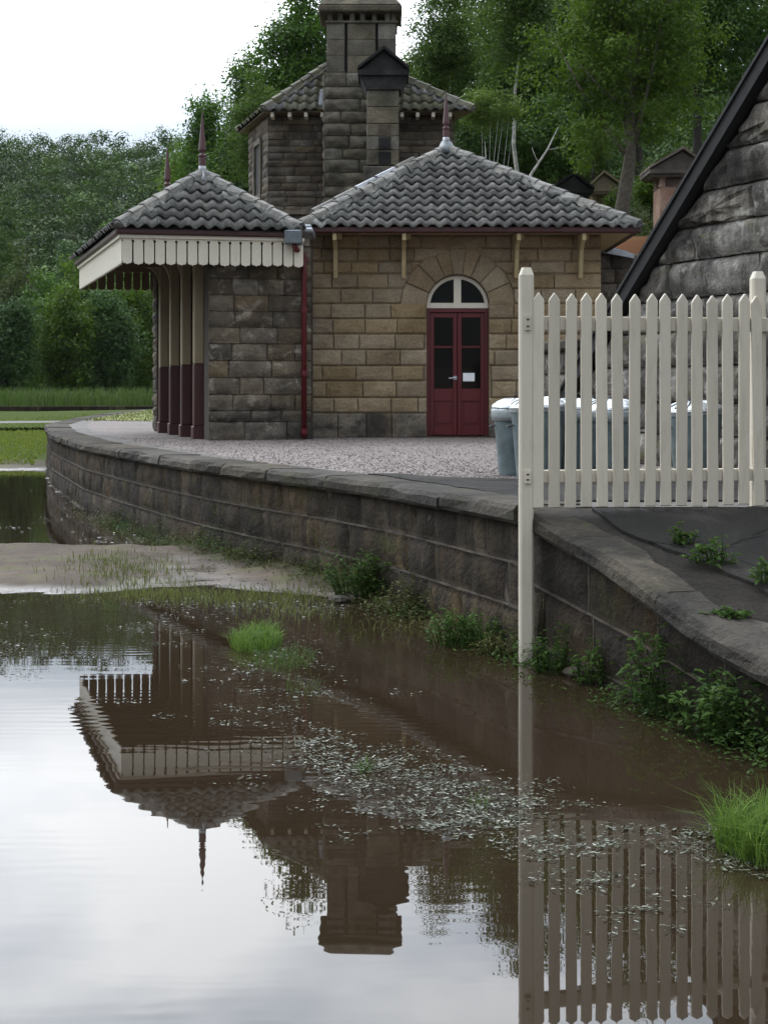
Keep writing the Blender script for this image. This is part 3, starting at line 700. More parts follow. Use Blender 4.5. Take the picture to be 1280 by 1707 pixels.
# worn asphalt skin: on the platform end before the fence and on the ramp
def skin(name, poly, z_of, mat, parent, th=.014):
    p = []
    for i, q in enumerate(poly):
        r_ = poly[(i+1) % len(poly)]; n = max(1, int(math.hypot(r_[0]-q[0], r_[1]-q[1])/.12))
        for k in range(n):
            p.append((q[0]+(r_[0]-q[0])*k/n+rng.gauss(0, .018), q[1]+(r_[1]-q[1])*k/n+rng.gauss(0, .018)))
    n = len(p); v = [(x, y, z_of(x, y)) for x, y in p]+[(x, y, z_of(x, y)+th) for x, y in p]
    return link(name, mesh_from(v, [tuple(range(n, 2*n))]+[(k, (k+1) % n, n+(k+1) % n, n+k) for k in range(n)], name), mat, parent)
skin('asphalt_skin', [(1.05,9.1),(3.6,9.2),(3.6,11.35),(1.4,11.3),(.85,11.4),(.4,11.65),(.1,12.1),(-.1,12.05),(.2,11.3),(.55,10.4),(.85,9.6)], lambda x, y: .892, M['asphalt'], platform)
rz = lambda x, y: float(np.interp(y, EP[:,1], EP[:,2]))-.011
skin('asphalt_skin', [(1.25,8.6),(1.35,8.15),(1.62,7.75),(1.85,7.35),(2.0,7.1),(2.35,7.25),(2.6,6.95),(3.4,6.9),(5,7.2),(5,8.65)], rz, M['asphalt'], pramp, .02)
skin('asphalt_skin', [(2.15,6.75),(2.6,6.55),(4,6.5),(4,6.8),(2.7,6.85),(2.35,7.0)], rz, M['asphalt'], pramp, .012)

# ================================================================== BUILDINGS
def spire(parent, p, h=1.0):
    mb = MB(); mb.lathe([(.075,-.06),(.062,.04),(.055,.1)], p, 12); mb.build('lead_collar', M['lead'], parent, True)
    mb = MB(); mb.lathe([(.052,.08),(.052,.28*h),(.062,.30*h),(.062,.32*h),(.038,.34*h),(.032,.365*h),(.05,.39*h),(.056,.42*h),(.004,1.10*h)], p, 8, square=False)
    return mb.build('finial', M['spire'], parent)
# ---------- A: open fronted waiting shelter with valance
P0 = Vector((-3.6, 19.8, 0)); AU = Vector((.98, .2, 0)); AV = Vector((-.309, .951, 0))
AN = Vector((.2, -.98, 0)); AW, AD = 2.52, 5.3
def fa(a, b, z): q = P0+AU*a+AV*b; return (q.x, q.y, z)
A = tag(empty('waiting_shelter', fa(1.9, 2.6, .9)), 'open fronted stone waiting shelter with cream scalloped valance and maroon columns', 'shelter')
# stone end wall towards the camera
WZ = [.9,1.16,1.32,1.55,1.79,2.03,2.27,2.50,2.73,2.96,3.19,3.42,3.66]
fw = plane_frame(fa(1.25, .33, 0), AU, AN)
mb = MB(); mb.box(1.26, 2.75, .37, .72, .86, 3.68, fa); core = mb.build('end_wall', M['mortar_dark'], A)
courses(core, fw, 0, 1.47, WZ, (.34, .62), lambda i, n: M['stone_soot'] if i != 0 else M['stone_tan_foot'], gap=.004, ch=.016, bulge=.016, jit=.012, depth=.05, rock=.05)
mb = MB(); mb.box(1.26, 2.75, 4.95, 5.3, .86, 3.68, fa); core = mb.build('end_wall', M['mortar_dark'], A)
fl = plane_frame(fa(1.26, 5.3, 0), -AV, Vector((-.951, -.309, 0)))
courses(core, fl, 0, .35, WZ, (.35, .36), lambda i, n: M['stone_soot'], gap=.006, ch=.02, bulge=.02, jit=.01, depth=.04)
mb = MB(); mb.box(2.5, 2.7, .75, 4.94, .86, 3.7, fa); mb.build('back_wall', M['stone_soot'], A)
mb = MB(); mb.box(2.1, 2.49, .8, 4.9, 1.3, 1.36, fa); mb.box(2.12, 2.17, .8, 4.9, .9, 1.3, fa); mb.build('bench', M['timber_dark'], A)
for k in range(4):                                           # columns
    b = .97+1.03*k; a = 1.225; h = .075
    mb = MB(); mb.box(a-h-.02, a+h+.02, b-h-.02, b+h+.02, .89, 1.08, fa); mb.box(a-h, a+h, b-h, b+h, 1.08, 1.99, fa)
    col = bevel(mb.build('column', M['maroon_dark'], A), .012)
    mb = MB(); mb.box(a-h+.004, a+h-.004, b-h+.004, b+h-.004, 1.99, 3.7, fa); bevel(mb.build('column_shaft', M['cream_shaded'], col), .012)
    for (da, db) in ((-1, 0),):              # curved timber brackets
        mb = MB(); ln = .20; z0 = 3.25
        outl = [(0, z0)]+[(ln*(1-math.cos(q*math.pi/12)), z0+.38*math.sin(q*math.pi/12)) for q in range(1, 7)]+[(ln, 3.69), (0, 3.69)]
        fr = (lambda x, z, d, da=da, db=db: fa(a+da*(h-.01+x)+(d if db else 0), b+db*(h-.01+x)+(d if da else 0), z))
        mb.prism(outl, fr, -.035, .035); mb.build('bracket', M['cream_shaded'], col)
mb = MB(); mb.box(.02, AW, .02, AD, 3.70, 3.735, fa); sof = mb.build('soffit', M['timber_dark'], A)
for k in range(1, 17):
    x = .02+(AW-.04)*k/17; mb = MB(); mb.box(x-.006, x+.006, .05, AD-.05, 3.69, 3.70, fa); mb.build('batten', M['timber_dark'], sof)
for k in range(5):
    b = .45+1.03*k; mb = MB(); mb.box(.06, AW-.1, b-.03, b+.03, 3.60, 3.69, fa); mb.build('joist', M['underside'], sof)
# valance boards: keyhole slots and ogee feet
def board_poly(w_, h_):
    hw = w_/2; s = .009; c = .02; zt = .0; zk = -.075
    right = [(hw, zt), (hw, zk+c), (hw-c*.72, zk+c*.7), (hw-c, zk), (hw-c*.72, zk-c*.7), (hw-s, zk-c)]
    foot = [(hw-s, -h_+.045), (hw*.78, -h_+.018), (hw*.5, -h_+.008), (hw*.25, -h_+.01), (0, -h_-.008)]
    r_ = right+foot; l = [(-x, z) for x, z in r_[::-1][1:]]
    return [(x, z) for x, z in (r_+l)][::-1]
BP = board_poly(.149, .395)
def valance(O, U, NRM, length, mat, n=None):
    n = n or int(round(length/.149)); wd = length/n; bp = [(x*wd/.149, z) for x, z in BP]
    mb = MB(); mb.prism(bp, lambda a, z, d: (a, -d, z), -.011, .011); me0 = None
    rot = Matrix((U.normalized(), -NRM.normalized(), Vector((0,0,1)))).transposed().to_4x4()
    for k in range(n):
        if me0 is None:
            o = mb.build('valance_board', mat, A); me0 = o.data
        else: o = link('valance_board', me0, mat, A)
        q = O+U*(wd*(k+.5)); o.matrix_parent_inverse = Matrix.Translation(-Vector(A.location))
        o.matrix_basis = Matrix.Translation(Vector((q.x, q.y, 3.735+rng.gauss(0, .003)))) @ rot @ Matrix.Rotation(rng.gauss(0, .004), 4, 'Y')
P1 = P0+AU*AW; P2 = P0+AV*AD
valance(P0, AU, AN, AW, M['cream'])
valance(P0+AV*.0, AV, Vector((-.951,-.309,0)), AD, M['cream'])
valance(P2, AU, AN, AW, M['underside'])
mb = MB(); mb.box(-.03, AW, -.045, -.012, 3.70, 3.745, fa); mb.build('moulding', M['cream'], A)
mb = MB(); mb.box(-.045, -.012, -.045, AD+.03, 3.70, 3.745, fa); mb.build('moulding', M['cream'], A)
mb = MB(); mb.box(-.09, AW-.02, -.10, -.02, 3.748, 3.84, fa); bevel(mb.build('gutter', M['maroon_dark'], A), .015)
mb = MB(); mb.box(-.09, -.02, -.018, AD+.06, 3.748, 3.84, fa); bevel(mb.build('gutter', M['maroon_dark'], A), .015)
mb = MB(); mb.box(-.09, AW-.02, AD+.01, AD+.08, 3.748, 3.84, fa); bevel(mb.build('gutter', M['maroon_dark'], A), .015)
# roof
EZ = 3.83
e0, e1, e2, e3 = [Vector(fa(*q)) for q in ((-.10,-.12,EZ),(AW-.08,-.12,EZ),(AW-.08,AD+.12,EZ),(-.10,AD+.12,EZ))]
r0, r1 = Vector(fa(1.31, 1.12, 4.74)), Vector(fa(1.31, 4.2, 4.74))
mb = MB(); mb.add([q-Vector((0,0,.01)) for q in (e0,e1,e2,e3,r0,r1)], [(0,1,4),(1,2,5,4),(2,3,5),(3,0,4,5),(3,2,1,0)]); roofA = mb.build('roof', M['inside'], A)
roof_slope(roofA, e0, e1, r0, r0, TILE_ME)
roof_slope(roofA, e3, e0, r1, r0, TILE_ME, False)
roof_slope(roofA, e1, e2, r0, r1, TILE_ME, False)
hip_caps(roofA, e0+Vector((.02,.02,.03)), r0+Vector((0,0,.03)), 7, M['hip_mortar'])
hip_caps(roofA, e1+Vector((0,.02,.03)), r0+Vector((0,0,.03)), 7, M['hip_mortar'])
hip_caps(roofA, r0+Vector((0,0,.03)), r1+Vector((0,0,.03)), 9, M['hip_mortar'])
mb = MB(); mb.lathe([(.22,-.14),(.14,-.03),(.08,.05)], r0+Vector((0,0,.03)), 10, mod=lambda j, k: 1+.12*math.sin(k*2.3+j)); mb.build('lead_cap', M['lead'], roofA, True)
spire(roofA, r0+Vector((0,0,.05)), .82); spire(roofA, r1+Vector((0,0,.05)), .82)
# lead valley, rainwater hopper and downpipe in the corner
mb = MB(); q = fa(AW-.02, .1, 0)
mb.box(q[0]-.09, q[0]+.18, q[1]-.10, q[1]+.9, 3.83, 3.90); mb.box(q[0]-.05, q[0]+.14, q[1]+.3, q[1]+1.1, 3.90, 3.99); bevel(mb.build('lead_valley', M['lead'], A), .02)
hp = at(488, 395, 20.15)
mb = MB(); mb.box(hp.x-.11, hp.x+.13, hp.y-.1, hp.y+.12, hp.z-.10, hp.z+.09); bevel(mb.build('rainwater_hopper', M['lead_dark'], A), .012)
dp = at(507, 440, 20.55)
mb = MB(); mb.tube([(hp.x+.02, hp.y, hp.z-.08), (hp.x+.04, hp.y, hp.z-.17), (dp.x-.03, dp.y, dp.z+.17), (dp.x, dp.y, dp.z+.06), (dp.x, dp.y, dp.z-.1), (dp.x, dp.y, .92)], .038, 12)
pipe = mb.build('downpipe', M['maroon'], A, True)
for z in (dp.z+.06, 2.75, 1.85, 1.02):
    mb = MB(); mb.tube([(dp.x, dp.y, z-.035), (dp.x, dp.y, z+.035)], .052, 12); mb.build('pipe_collar', M['maroon'], pipe)

# ---------- B: door pavilion
BY = 21.6
B = tag(empty('station_pavilion', (1.0, 23.5, .9)), 'tan sandstone station pavilion with arched maroon double door and pantiled hipped roof', 'building')
fb = plane_frame((-1.19, BY, 0), (1,0,0), (0,-1,0))
bx0, bx1 = -1.19, 3.25; DC, DW, DS = 1.105, .463, 2.87          # door centre, half width, springing
ZB = [.88,1.26,1.49,1.74,1.97,2.21,2.445,2.675,2.9,3.125,3.35,3.535,3.74,3.93]
mb = MB()
# core with an arched opening
def core_piece(poly): mb.prism(poly, lambda a, z, d: (a, BY-d, z), -.30, -.012)
core_piece([(bx0, .86), (DC-DW-.01, .86), (DC-DW-.01, DS), (bx0, DS)]); core_piece([(DC+DW+.01, .86), (bx1, .86), (bx1, DS), (DC+DW+.01, DS)])
arc = [(DC+(DW+.01)*math.cos(q*math.pi/16), DS+(DW+.01)*math.sin(q*math.pi/16)) for q in range(17)]
for q in range(16):
    a, c = arc[q], arc[q+1]; core_piece([(a[0], a[1]), (a[0], 4.0), (c[0], 4.0), (c[0], c[1])][::-1])
core_piece([(bx0, DS), (DC-DW-.01, DS), (DC-DW-.01, 4.0), (bx0, 4.0)]); core_piece([(DC+DW+.01, DS), (bx1, DS), (bx1, 4.0), (DC+DW+.01, 4.0)])
coreB = mb.build('front_wall', M['mortar'], B)
RO = .86
def clipB(p):
    q = [(x+bx0, z) for x, z in p]; z0 = q[0][1]; z1 = q[2][1]
    zm = (z0+z1)/2
    if z1 <= DS+.05: hw0 = hw1 = DW+.0
    else:
        f_ = lambda z: math.sqrt(max(0, RO**2-max(0, z-DS)**2)) if z < DS+RO else 0
        hw0, hw1 = f_(max(z0, DS)), f_(z1)
        if z0 < DS+.05: hw0 = RO
    if zm > DS+RO: return [p]
    res = []
    l = hclip(q, *line_r((DC-hw0, z0), (DC-hw1, z1))); r_ = hclip(q, *line_l((DC+hw0, z0), (DC+hw1, z1)))
    for s in (l, r_):
        if s and (max(k[0] for k in s)-min(k[0] for k in s)) > .06: res.append([(x-bx0, z) for x, z in s])
    return res
def line_r(p, q):    # keep points left of the line p->q (q above p)
    dx, dz = q[0]-p[0], q[1]-p[1]; return (dz, -dx, dz*p[0]-dx*p[1])
def line_l(p, q):
    a, b, c = line_r(p, q); return (-a, -b, -c)
courses(coreB, fb, 0, bx1-bx0, ZB, (.36, .56), lambda i, n: M['stone_tan_foot'] if i == 0 else M['stone_tan'], clip=clipB, chx=.008, gap=.002, ch=.028, bulge=.008, jit=.004, depth=.04, seg=.16)
# voussoirs
ang = [0, 24, 46, 66, 82, 98, 114, 134, 156, 180]
for k in range(9):
    t0, t1 = R(ang[k]), R(ang[k+1]); ri = DW+.005
    ro = [RO, RO]
    if k == 4: ro = [1.0, 1.0]
    elif k in (3, 5): ro = [.95, .95]
    P = lambda t_, r_: (DC+r_*math.cos(t_)-bx0, DS+r_*math.sin(t_))
    tm = (t0+t1)/2
    poly = [P(t0, ri), P(t0, ro[0]), P(tm, (ro[0]+ro[1])/2*1.01), P(t1, ro[1]), P(t1, ri), P(tm, ri)]
    if k == 4: poly = [P(t0, ri), (DC+.17-bx0, 3.92), (DC-.17-bx0, 3.92), P(t1, ri)]
    stone('voussoir', poly, fb, M['stone_tan'], coreB, gap=.006, ch=.016, bulge=.008, jit=.004, depth=.05, seg=.2)
for s in (-1, 1):                                            # dressed jamb returns
    x = DC+s*(DW+.006); mb = MB(); mb.box(min(x, x+s*.02), max(x, x+s*.02), BY, BY+.25, .88, DS); mb.build('jamb', M['stone_tan'], coreB)
mb = MB(); mb.box(bx1-.35, bx1-.003, BY+.013, BY+3.6, .86, 4.0); mb.build('side_wall', M['stone_tan'], B)
mb = MB(); mb.box(bx0+.003, bx0+.3, BY+.31, BY+3.6, .86, 4.0); mb.build('side_wall', M['stone_tan'], B)
mb = MB(); mb.box(bx0+.31, bx1-.36, BY+3.3, BY+3.6, .86, 4.0); mb.build('rear_wall', M['stone_tan'], B)
mb = MB(); mb.box(DC-.6, DC+.6, BY-.1, BY+.12, .86, .915); mb.build('door_step', M['coping'], B)
# door
DYF = BY+.13
mb = MB()
for s in (-1, 1): mb.box(DC+s*DW-(.05 if s > 0 else 0), DC+s*DW+(.05 if s < 0 else 0), DYF-.02, DYF+.08, .91, DS-.03)
mb.box(DC-DW+.05, DC+DW-.05, DYF-.02, DYF+.08, DS-.09, DS-.03); door = mb.build('door', M['maroon'], B)
for s in (-1, 1):
    x0, x1 = (DC-DW+.052, DC-.004) if s < 0 else (DC+.004, DC+DW-.052)
    mb = MB(); st = .062
    mb.box(x0, x0+st, DYF, DYF+.05, .925, DS-.1); mb.box(x1-st, x1, DYF, DYF+.05, .925, DS-.1)
    for (z0, z1) in ((.925, 1.07), (1.44, 1.63), (2.24, 2.275), (DS-.17, DS-.1)): mb.box(x0+st, x1-st, DYF+.002, DYF+.048, z0, z1)
    mb.box(x0+st, x1-st, DYF+.02, DYF+.04, 1.07, 1.44); mb.box(x0+st+.035, x1-st-.035, DYF+.008, DYF+.02, 1.105, 1.405)
    bevel(mb.build('door_leaf', M['maroon'], door), .004)
    for (z0, z1) in ((1.63, 2.24), (2.275, DS-.17)):
        mb = MB(); mb.box(x0+st, x1-st, DYF+.022, DYF+.028, z0, z1); mb.build('pane', M['glass'], door)
mb = MB(); mb.box(DC+.085, DC+.26, DYF-.004, DYF-.001, 1.74, 1.865); mb.build('paper_notice', M['paper'], door)
mb = MB(); mb.tube([(DC-.035, DYF, 1.79), (DC-.035, DYF-.05, 1.79), (DC-.13, DYF-.05, 1.785)], .012, 8); mb.lathe([(.03,-.03),(.03,.03)], (DC-.035, DYF-.006, 1.79), 8); mb.build('door_handle', M['galv'], door)
# fanlight
mb = MB(); ri, ro = .412, DW+.0
for q in range(16):
    t0, t1 = q*math.pi/16, (q+1)*math.pi/16
    mb.prism([(DC+r_*math.cos(t_), DS+r_*math.sin(t_)) for t_, r_ in ((t0, ri), (t0, ro), (t1, ro), (t1, ri))], lambda a, z, d: (a, DYF-.03-d, z), -.06, 0)
mb.box(DC-.055, DC+.055, DYF-.028, DYF+.02, DS+.05, DS+ri+.01); mb.box(DC-DW, DC+DW, DYF-.034, DYF+.03, DS-.028, DS+.05)
mb.build('fanlight_frame', M['cream'], door)
mb = MB(); mb.prism([(DC+.425*math.cos(q*math.pi/16), DS+.425*math.sin(q*math.pi/16)) for q in range(17)], lambda a, z, d: (a, DYF-d, z), -.02, -.01); mb.build('fanlight_pane', M['glass'], door)
mb = MB(); mb.box(DC-.5, DC+.5, DYF+.3, DYF+.32, .9, 3.4); mb.build('door_backing', M['inside'], door)  # plain dark sheet closing the doorway behind the panes
# eaves
EBY, EBZ, ex0, ex1 = 21.05, 3.97, -1.22, 3.72
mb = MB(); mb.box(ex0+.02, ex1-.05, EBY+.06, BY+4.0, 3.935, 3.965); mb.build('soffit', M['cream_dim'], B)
mb = MB(); mb.box(ex0, ex1+.03, EBY-.05, EBY+.05, 3.90, 4.0); bevel(mb.build('gutter', M['maroon_dark'], B), .02)
mb = MB(); mb.box(ex1-.045, ex1+.03, EBY+.052, BY+4.0, 3.91, 3.99); bevel(mb.build('gutter', M['maroon_dark'], B), .02)
for px in (559, 673, 861, 968):
    x = (px-HX)*21.4/F
    mb = MB(); mb.box(x-.032, x+.032, BY-.115, BY-.032, 3.29, 3.93)
    outl = [(0, 3.28), (.06, 3.27), (.09, 3.4), (.11, 3.55), (.17, 3.68), (.28, 3.76), (.44, 3.80), (.44, 3.92), (0, 3.92)]
    mb2 = MB(); mb2.prism([(a, z) for a, z in outl], lambda a, z, d: (x+d, BY-.116-a, z), -.03, .03)
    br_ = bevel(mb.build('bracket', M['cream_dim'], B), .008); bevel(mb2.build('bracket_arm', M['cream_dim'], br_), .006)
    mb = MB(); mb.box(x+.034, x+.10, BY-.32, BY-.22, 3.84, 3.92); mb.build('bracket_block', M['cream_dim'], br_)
mb = MB(); xb = (512-HX)*21.1/F; mb.box(xb-.035, xb+.035, EBY+.06, EBY+.085, 3.44, 3.93); mb.build('end_board', M['cream'], B)
f0, f1, f2, f3 = Vector((ex0, EBY-.03, EBZ)), Vector((ex1, EBY-.03, EBZ)), Vector((ex1, BY+4.0, EBZ)), Vector((ex0, BY+4.0, EBZ))
apx = Vector((1.01, 23.45, 5.50)); apb = apx+Vector((0, .0, 0))
mb = MB(); mb.add([q-Vector((0,0,.012)) for q in (f0,f1,f2,f3,apx)], [(0,1,4),(1,2,4),(2,3,4),(3,0,4),(3,2,1,0)]); roofB = mb.build('roof', M['inside'], B)
roof_slope(roofB, f0, f1, apx, apx, TILE_ME)
roof_slope(roofB, f1, f2, apx, apx, TILE_ME, False)
roof_slope(roofB, f2, f3, apx, apx, TILE_ME, False)
roof_slope(roofB, f3, f0, apx, apx, TILE_ME, False)
up = Vector((0,0,.03))
hip_caps(roofB, f0+up, apx+up, 13, M['hip_mortar']); hip_caps(roofB, f1+up, apx+up, 14, M['hip_mortar'])
hip_caps(roofB, f2+up, apx+up, 12, M['hip_mortar']); hip_caps(roofB, f3+up, apx+up, 12, M['hip_mortar'])
# lead flashing up the left hip
for k in range(5):
    a = f0.lerp(apx, .12+.14*k)+Vector((-.10, .03, .10)); b = f0.lerp(apx, .12+.14*(k+.9))+Vector((-.10, .03, .10))
    mb = MB(); mb.tube([a, b], [.05, .042], 6); mb.build('flashing', M['lead'] if k in (2, 3) else M['hip_mortar'], roofB)
mb = MB(); mb.lathe([(.22,-.12),(.14,-.02),(.08,.08)], apx+Vector((0,0,.07)), 10, mod=lambda j, k: 1+.1*math.sin(k*2.1+j)); mb.build('lead_cap', M['lead_dark'], roofB, True)
spire(roofB, apx+Vector((0,0,.12)), .80)

# ---------- T: station house tower with chimney stacks
T = tag(empty('station_house', (-.4, 29.2, .9)), 'tall dark stone station house with pantiled roof and two big chimneys', 'building')
TU, TV_ = Vector((1,0,0)), Vector((-.3,.954,0)); TO = Vector((-2.25, 28.0, 0)); TWD, TDP = 3.62, 1.75
def ft(a, b, z): q = TO+TU*a+TV_*b; return (q.x, q.y, z)
mb = MB(); mb.box(0, TWD, .02, TDP, .86, 6.95, ft); coreT = mb.build('wall', M['mortar_dark'], T)
frT = plane_frame(TO, TU, (0,-1,0))
zt = [4.2]
while zt[-1] < 6.7: zt.append(zt[-1]+rng.uniform(.11, .18))
zt.append(6.93)
courses(coreT, frT, 0, 1.12, zt, (.26, .6), lambda i, n: M['stone_house'], gap=.005, ch=.010, bulge=.014, jit=.011, depth=.05, rock=.05)
courses(coreT, frT, 2.45, TWD, zt, (.26, .6), lambda i, n: M['stone_house'], gap=.005, ch=.010, bulge=.014, jit=.011, depth=.05, rock=.05)
frTL = plane_frame(TO+TV_*TDP, -TV_, (-.954,-.3,0))
def clipw(p):
    out_ = []
    for q in (hclip(p, 1, 0, .6), hclip(p, -1, 0, -1.25)):
        if q and max(k[0] for k in q)-min(k[0] for k in q) > .05: out_.append(q)
    return out_ if p[0][1] < 6.6 and p[2][1] > 5.35 else [p]
courses(coreT, frTL, 0, TDP, zt, (.3, .6), lambda i, n: M['stone_house'], clip=clipw, gap=.005, ch=.010, bulge=.014, jit=.011, depth=.05, rock=.06)
mb = MB(); mb.prism([(.68, 5.5), (1.17, 5.5), (1.17, 6.5), (.68, 6.5)], frTL, -.01, .012); wn = mb.build('window', M['inside'], T)
for (a0_, a1_, z0, z1) in ((.6,.68,5.35,6.6), (1.17,1.25,5.35,6.6), (.68,1.17,6.5,6.6), (.68,1.17,5.35,5.5)):
    mb = MB(); mb.prism([(a0_, z0), (a1_, z0), (a1_, z1), (a0_, z1)], frTL, -.02, .05); mb.build('surround', M['stone_stack'], wn)
mb = MB(); mb.box(-.05, 1.13, -.09, .02, 5.02, 5.10, ft); mb.build('string_course', M['stone_house'], T)
mb = MB(); mb.box(2.45, TWD+.04, -.09, .02, 5.02, 5.10, ft); mb.build('string_course', M['stone_house'], T)
# eaves with white rafter feet
ov = .38
t0, t1, t2, t3 = [Vector(ft(*q)) for q in ((-.17,-ov,6.97),(TWD+.22,-ov,6.97),(TWD+.2,TDP+ov,6.97),(-.16,TDP+.32,6.97))]
mb = MB(); mb.add([t0-up*.8, t1-up*.8, t2-up*.8, t3-up*.8]+[t0+up*.2, t1+up*.2, t2+up*.2, t3+up*.2], [(3,2,1,0),(4,5,6,7),(0,1,5,4),(1,2,6,5),(2,3,7,6),(3,0,4,7)]); eav = mb.build('eaves', M['timber_dark'], T)
for px in (454, 483, 510, 537, 670, 696, 722, 750):
    x = (px-HX)*27.7/F; mb = MB(); mb.box(x-.032, x+.032, TO.y-ov+.03, TO.y-.04, 6.86, 6.944); mb.build('rafter_foot', M['cream'], eav)
apt = Vector((-.75, 28.95, 8.35))
mb = MB(); mb.add([q for q in (t0+up*.25,t1+up*.25,t2+up*.25,t3+up*.25,apt)], [(0,1,4),(1,2,4),(2,3,4),(3,0,4),(3,2,1,0)]); roofT = mb.build('roof', M['inside'], T)
roof_slope(roofT, t0, t1, apt, apt, TILE_ME2)
roof_slope(roofT, t1, t2, apt, apt, TILE_ME2, False); roof_slope(roofT, t3, t0, apt, apt, TILE_ME2, False)
for a_ in (t0, t1, t3): hip_caps(roofT, a_+up, apt+up, 9, M['tile_moss'], .06)
mb = MB(); q = at(538, 165, 27.85); mb.hexa([(q.x-.09,q.y-.12,q.z-.2),(q.x+.09,q.y-.12,q.z-.2),(q.x+.09,q.y+.1,q.z-.1),(q.x-.07,q.y+.1,q.z-.1),(q.x-.05,q.y-.06,q.z+.16),(q.x+.06,q.y-.06,q.z+.16),(q.x+.06,q.y+.1,q.z+.2),(q.x-.05,q.y+.1,q.z+.2)]); mb.build('flashing', M['lead'], roofT)
# main stack
SY = 27.35
sx0, sx1 = (541-HX)*SY/F, (655-HX)*SY/F; zl = CH+(HY-120)*SY/F
mb = MB(); mb.box(sx0+.02, sx1-.02, SY+.03, SY+.9, .86, zl-.005); stk = mb.build('chimney_stack', M['mortar_dark'], T)
frS = plane_frame((sx0, SY, 0), (1,0,0), (0,-1,0)); zz = [4.6]
while zz[-1] < zl-.3: zz.append(zz[-1]+rng.uniform(.20, .27))
zz.append(zl)
courses(stk, frS, 0, sx1-sx0, zz, (.4, .85), lambda i, n: M['stone_stack'], gap=.006, ch=.02, bulge=.03, jit=.018, depth=.06, rock=.05)
frS2 = plane_frame((sx0, SY+.9, 0), (0,-1,0), (-1,0,0)); courses(stk, frS2, 0, .87, zz, (.4, .8), lambda i, n: M['stone_stack'], gap=.006, ch=.02, bulge=.03, jit=.012, depth=.05, seg=.16)
# upper shaft: three tall panels with slots
ux0, ux1, zu = (545-HX)*SY/F, (660-HX)*SY/F, CH+(HY-38)*SY/F
mb = MB(); mb.box(ux0+.03, ux1-.03, SY+.09, SY+.86, zl-.01, zu); core = mb.build('shaft', M['stone_black'], T)
edges_ = [ux0, (574.5-HX)*SY/F, (579-HX)*SY/F, (626-HX)*SY/F, (630-HX)*SY/F, ux1]
for (a0_, a1_) in ((edges_[0], edges_[1]), (edges_[2], edges_[3]), (edges_[4], edges_[5])):
    for (z0, z1) in ((zl, zl+.32), (zl+.32, zl+.62), (zl+.62, zu)):
        stone('panel', [(a0_, z0), (a1_, z0), (a1_, z1), (a0_, z1)], plane_frame((0, SY+.02, 0), (1,0,0), (0,-1,0)), M['stone_stack'], core, gap=.002, ch=.008, bulge=.004, jit=.003, depth=.09, seg=.25)
frS3 = plane_frame((ux0, SY+.88, 0), (0,-1,0), (-1,0,0))
for (z0, z1) in ((zl, zl+.45), (zl+.45, zu)): stone('panel', [(0, z0), (.86, z0), (.86, z1), (0, z1)], frS3, M['stone_stack'], core, gap=.002, ch=.006, bulge=.003, jit=.003, depth=.05, seg=.3)
mb = MB(); mb.box(ux0-.03, ux1+.03, SY-.03, SY+.92, zu, zu+.035); mb.build('string_course', M['stone_stack'], core)
zc = CH+(HY-22)*SY/F
for px in (550, 567, 587, 604, 624, 646, 656):
    for yy in (SY+.0, SY+.72):
        x = (px-HX)*SY/F; mb = MB(); mb.box(x-.045, x+.045, yy, yy+.16, zu+.035, zc); mb.build('vent_block', M['stone_stack'], core)
cx0, cx1 = (531-HX)*SY/F, (670-HX)*SY/F
mb = MB(); mb.box(cx0, cx1, SY-.16, SY+1.04, zc, zc+.12); mb.hexa([(cx0+.0,SY-.16,zc+.122),(cx1,SY-.16,zc+.122),(cx1,SY+1.04,zc+.122),(cx0,SY+1.04,zc+.122),(cx0+.22,SY+.1,zc+.42),(cx1-.22,SY+.1,zc+.42),(cx1-.22,SY+.8,zc+.42),(cx0+.22,SY+.8,zc+.42)])
bevel(mb.build('chimney_cap', M['stone_stack'], core), .03, 2)
# second stack with black pediment cap
S2 = 25.6; kx = lambda px: (px-HX)*S2/F; kz = lambda py: CH+(HY-py)*S2/F
s2a, s2b = kx(612), kx(665)
mb = MB(); mb.box(s2a+.02, s2b-.02, S2+.03, S2+.60, .86, kz(148)); st2 = mb.build('chimney_stack', M['mortar_dark'], T)
zs2 = [kz(q) for q in (275, 250, 227, 206, 178, 150)]
for i in range(5):
    stone('stone', [(s2a, zs2[i]), (s2b, zs2[i]), (s2b, zs2[i+1]), (s2a, zs2[i+1])], plane_frame((0, S2, 0), (1,0,0), (0,-1,0)), M['stone_stack'], st2, gap=.004, ch=.008, bulge=.003, jit=.003, depth=.05, seg=.2)
    stone('stone', [(0, zs2[i]), (.6, zs2[i]), (.6, zs2[i+1]), (0, zs2[i+1])], plane_frame((s2a, S2+.62, 0), (0,-1,0), (-1,0,0)), M['stone_stack'], st2, gap=.004, ch=.008, bulge=.003, jit=.003, depth=.05, seg=.2)
for i in (0, 1, 2): 
    xm = (s2a+s2b)/2+.02; zm = (zs2[i]+zs2[i+1])/2; mb = MB(); mb.box(xm-.10, xm+.12, S2-.018, S2+.02, zm-.11, zm+.10); mb.build('sunk_panel', M['stone_black'] if i < 2 else M['stone_house'], st2)
mb = MB(); mb.box(s2a-.07, s2b+.03, S2-.08, S2+.7, .86, kz(278)); bevel(mb.build('chimney_base', M['stone_stack'], st2), .02)
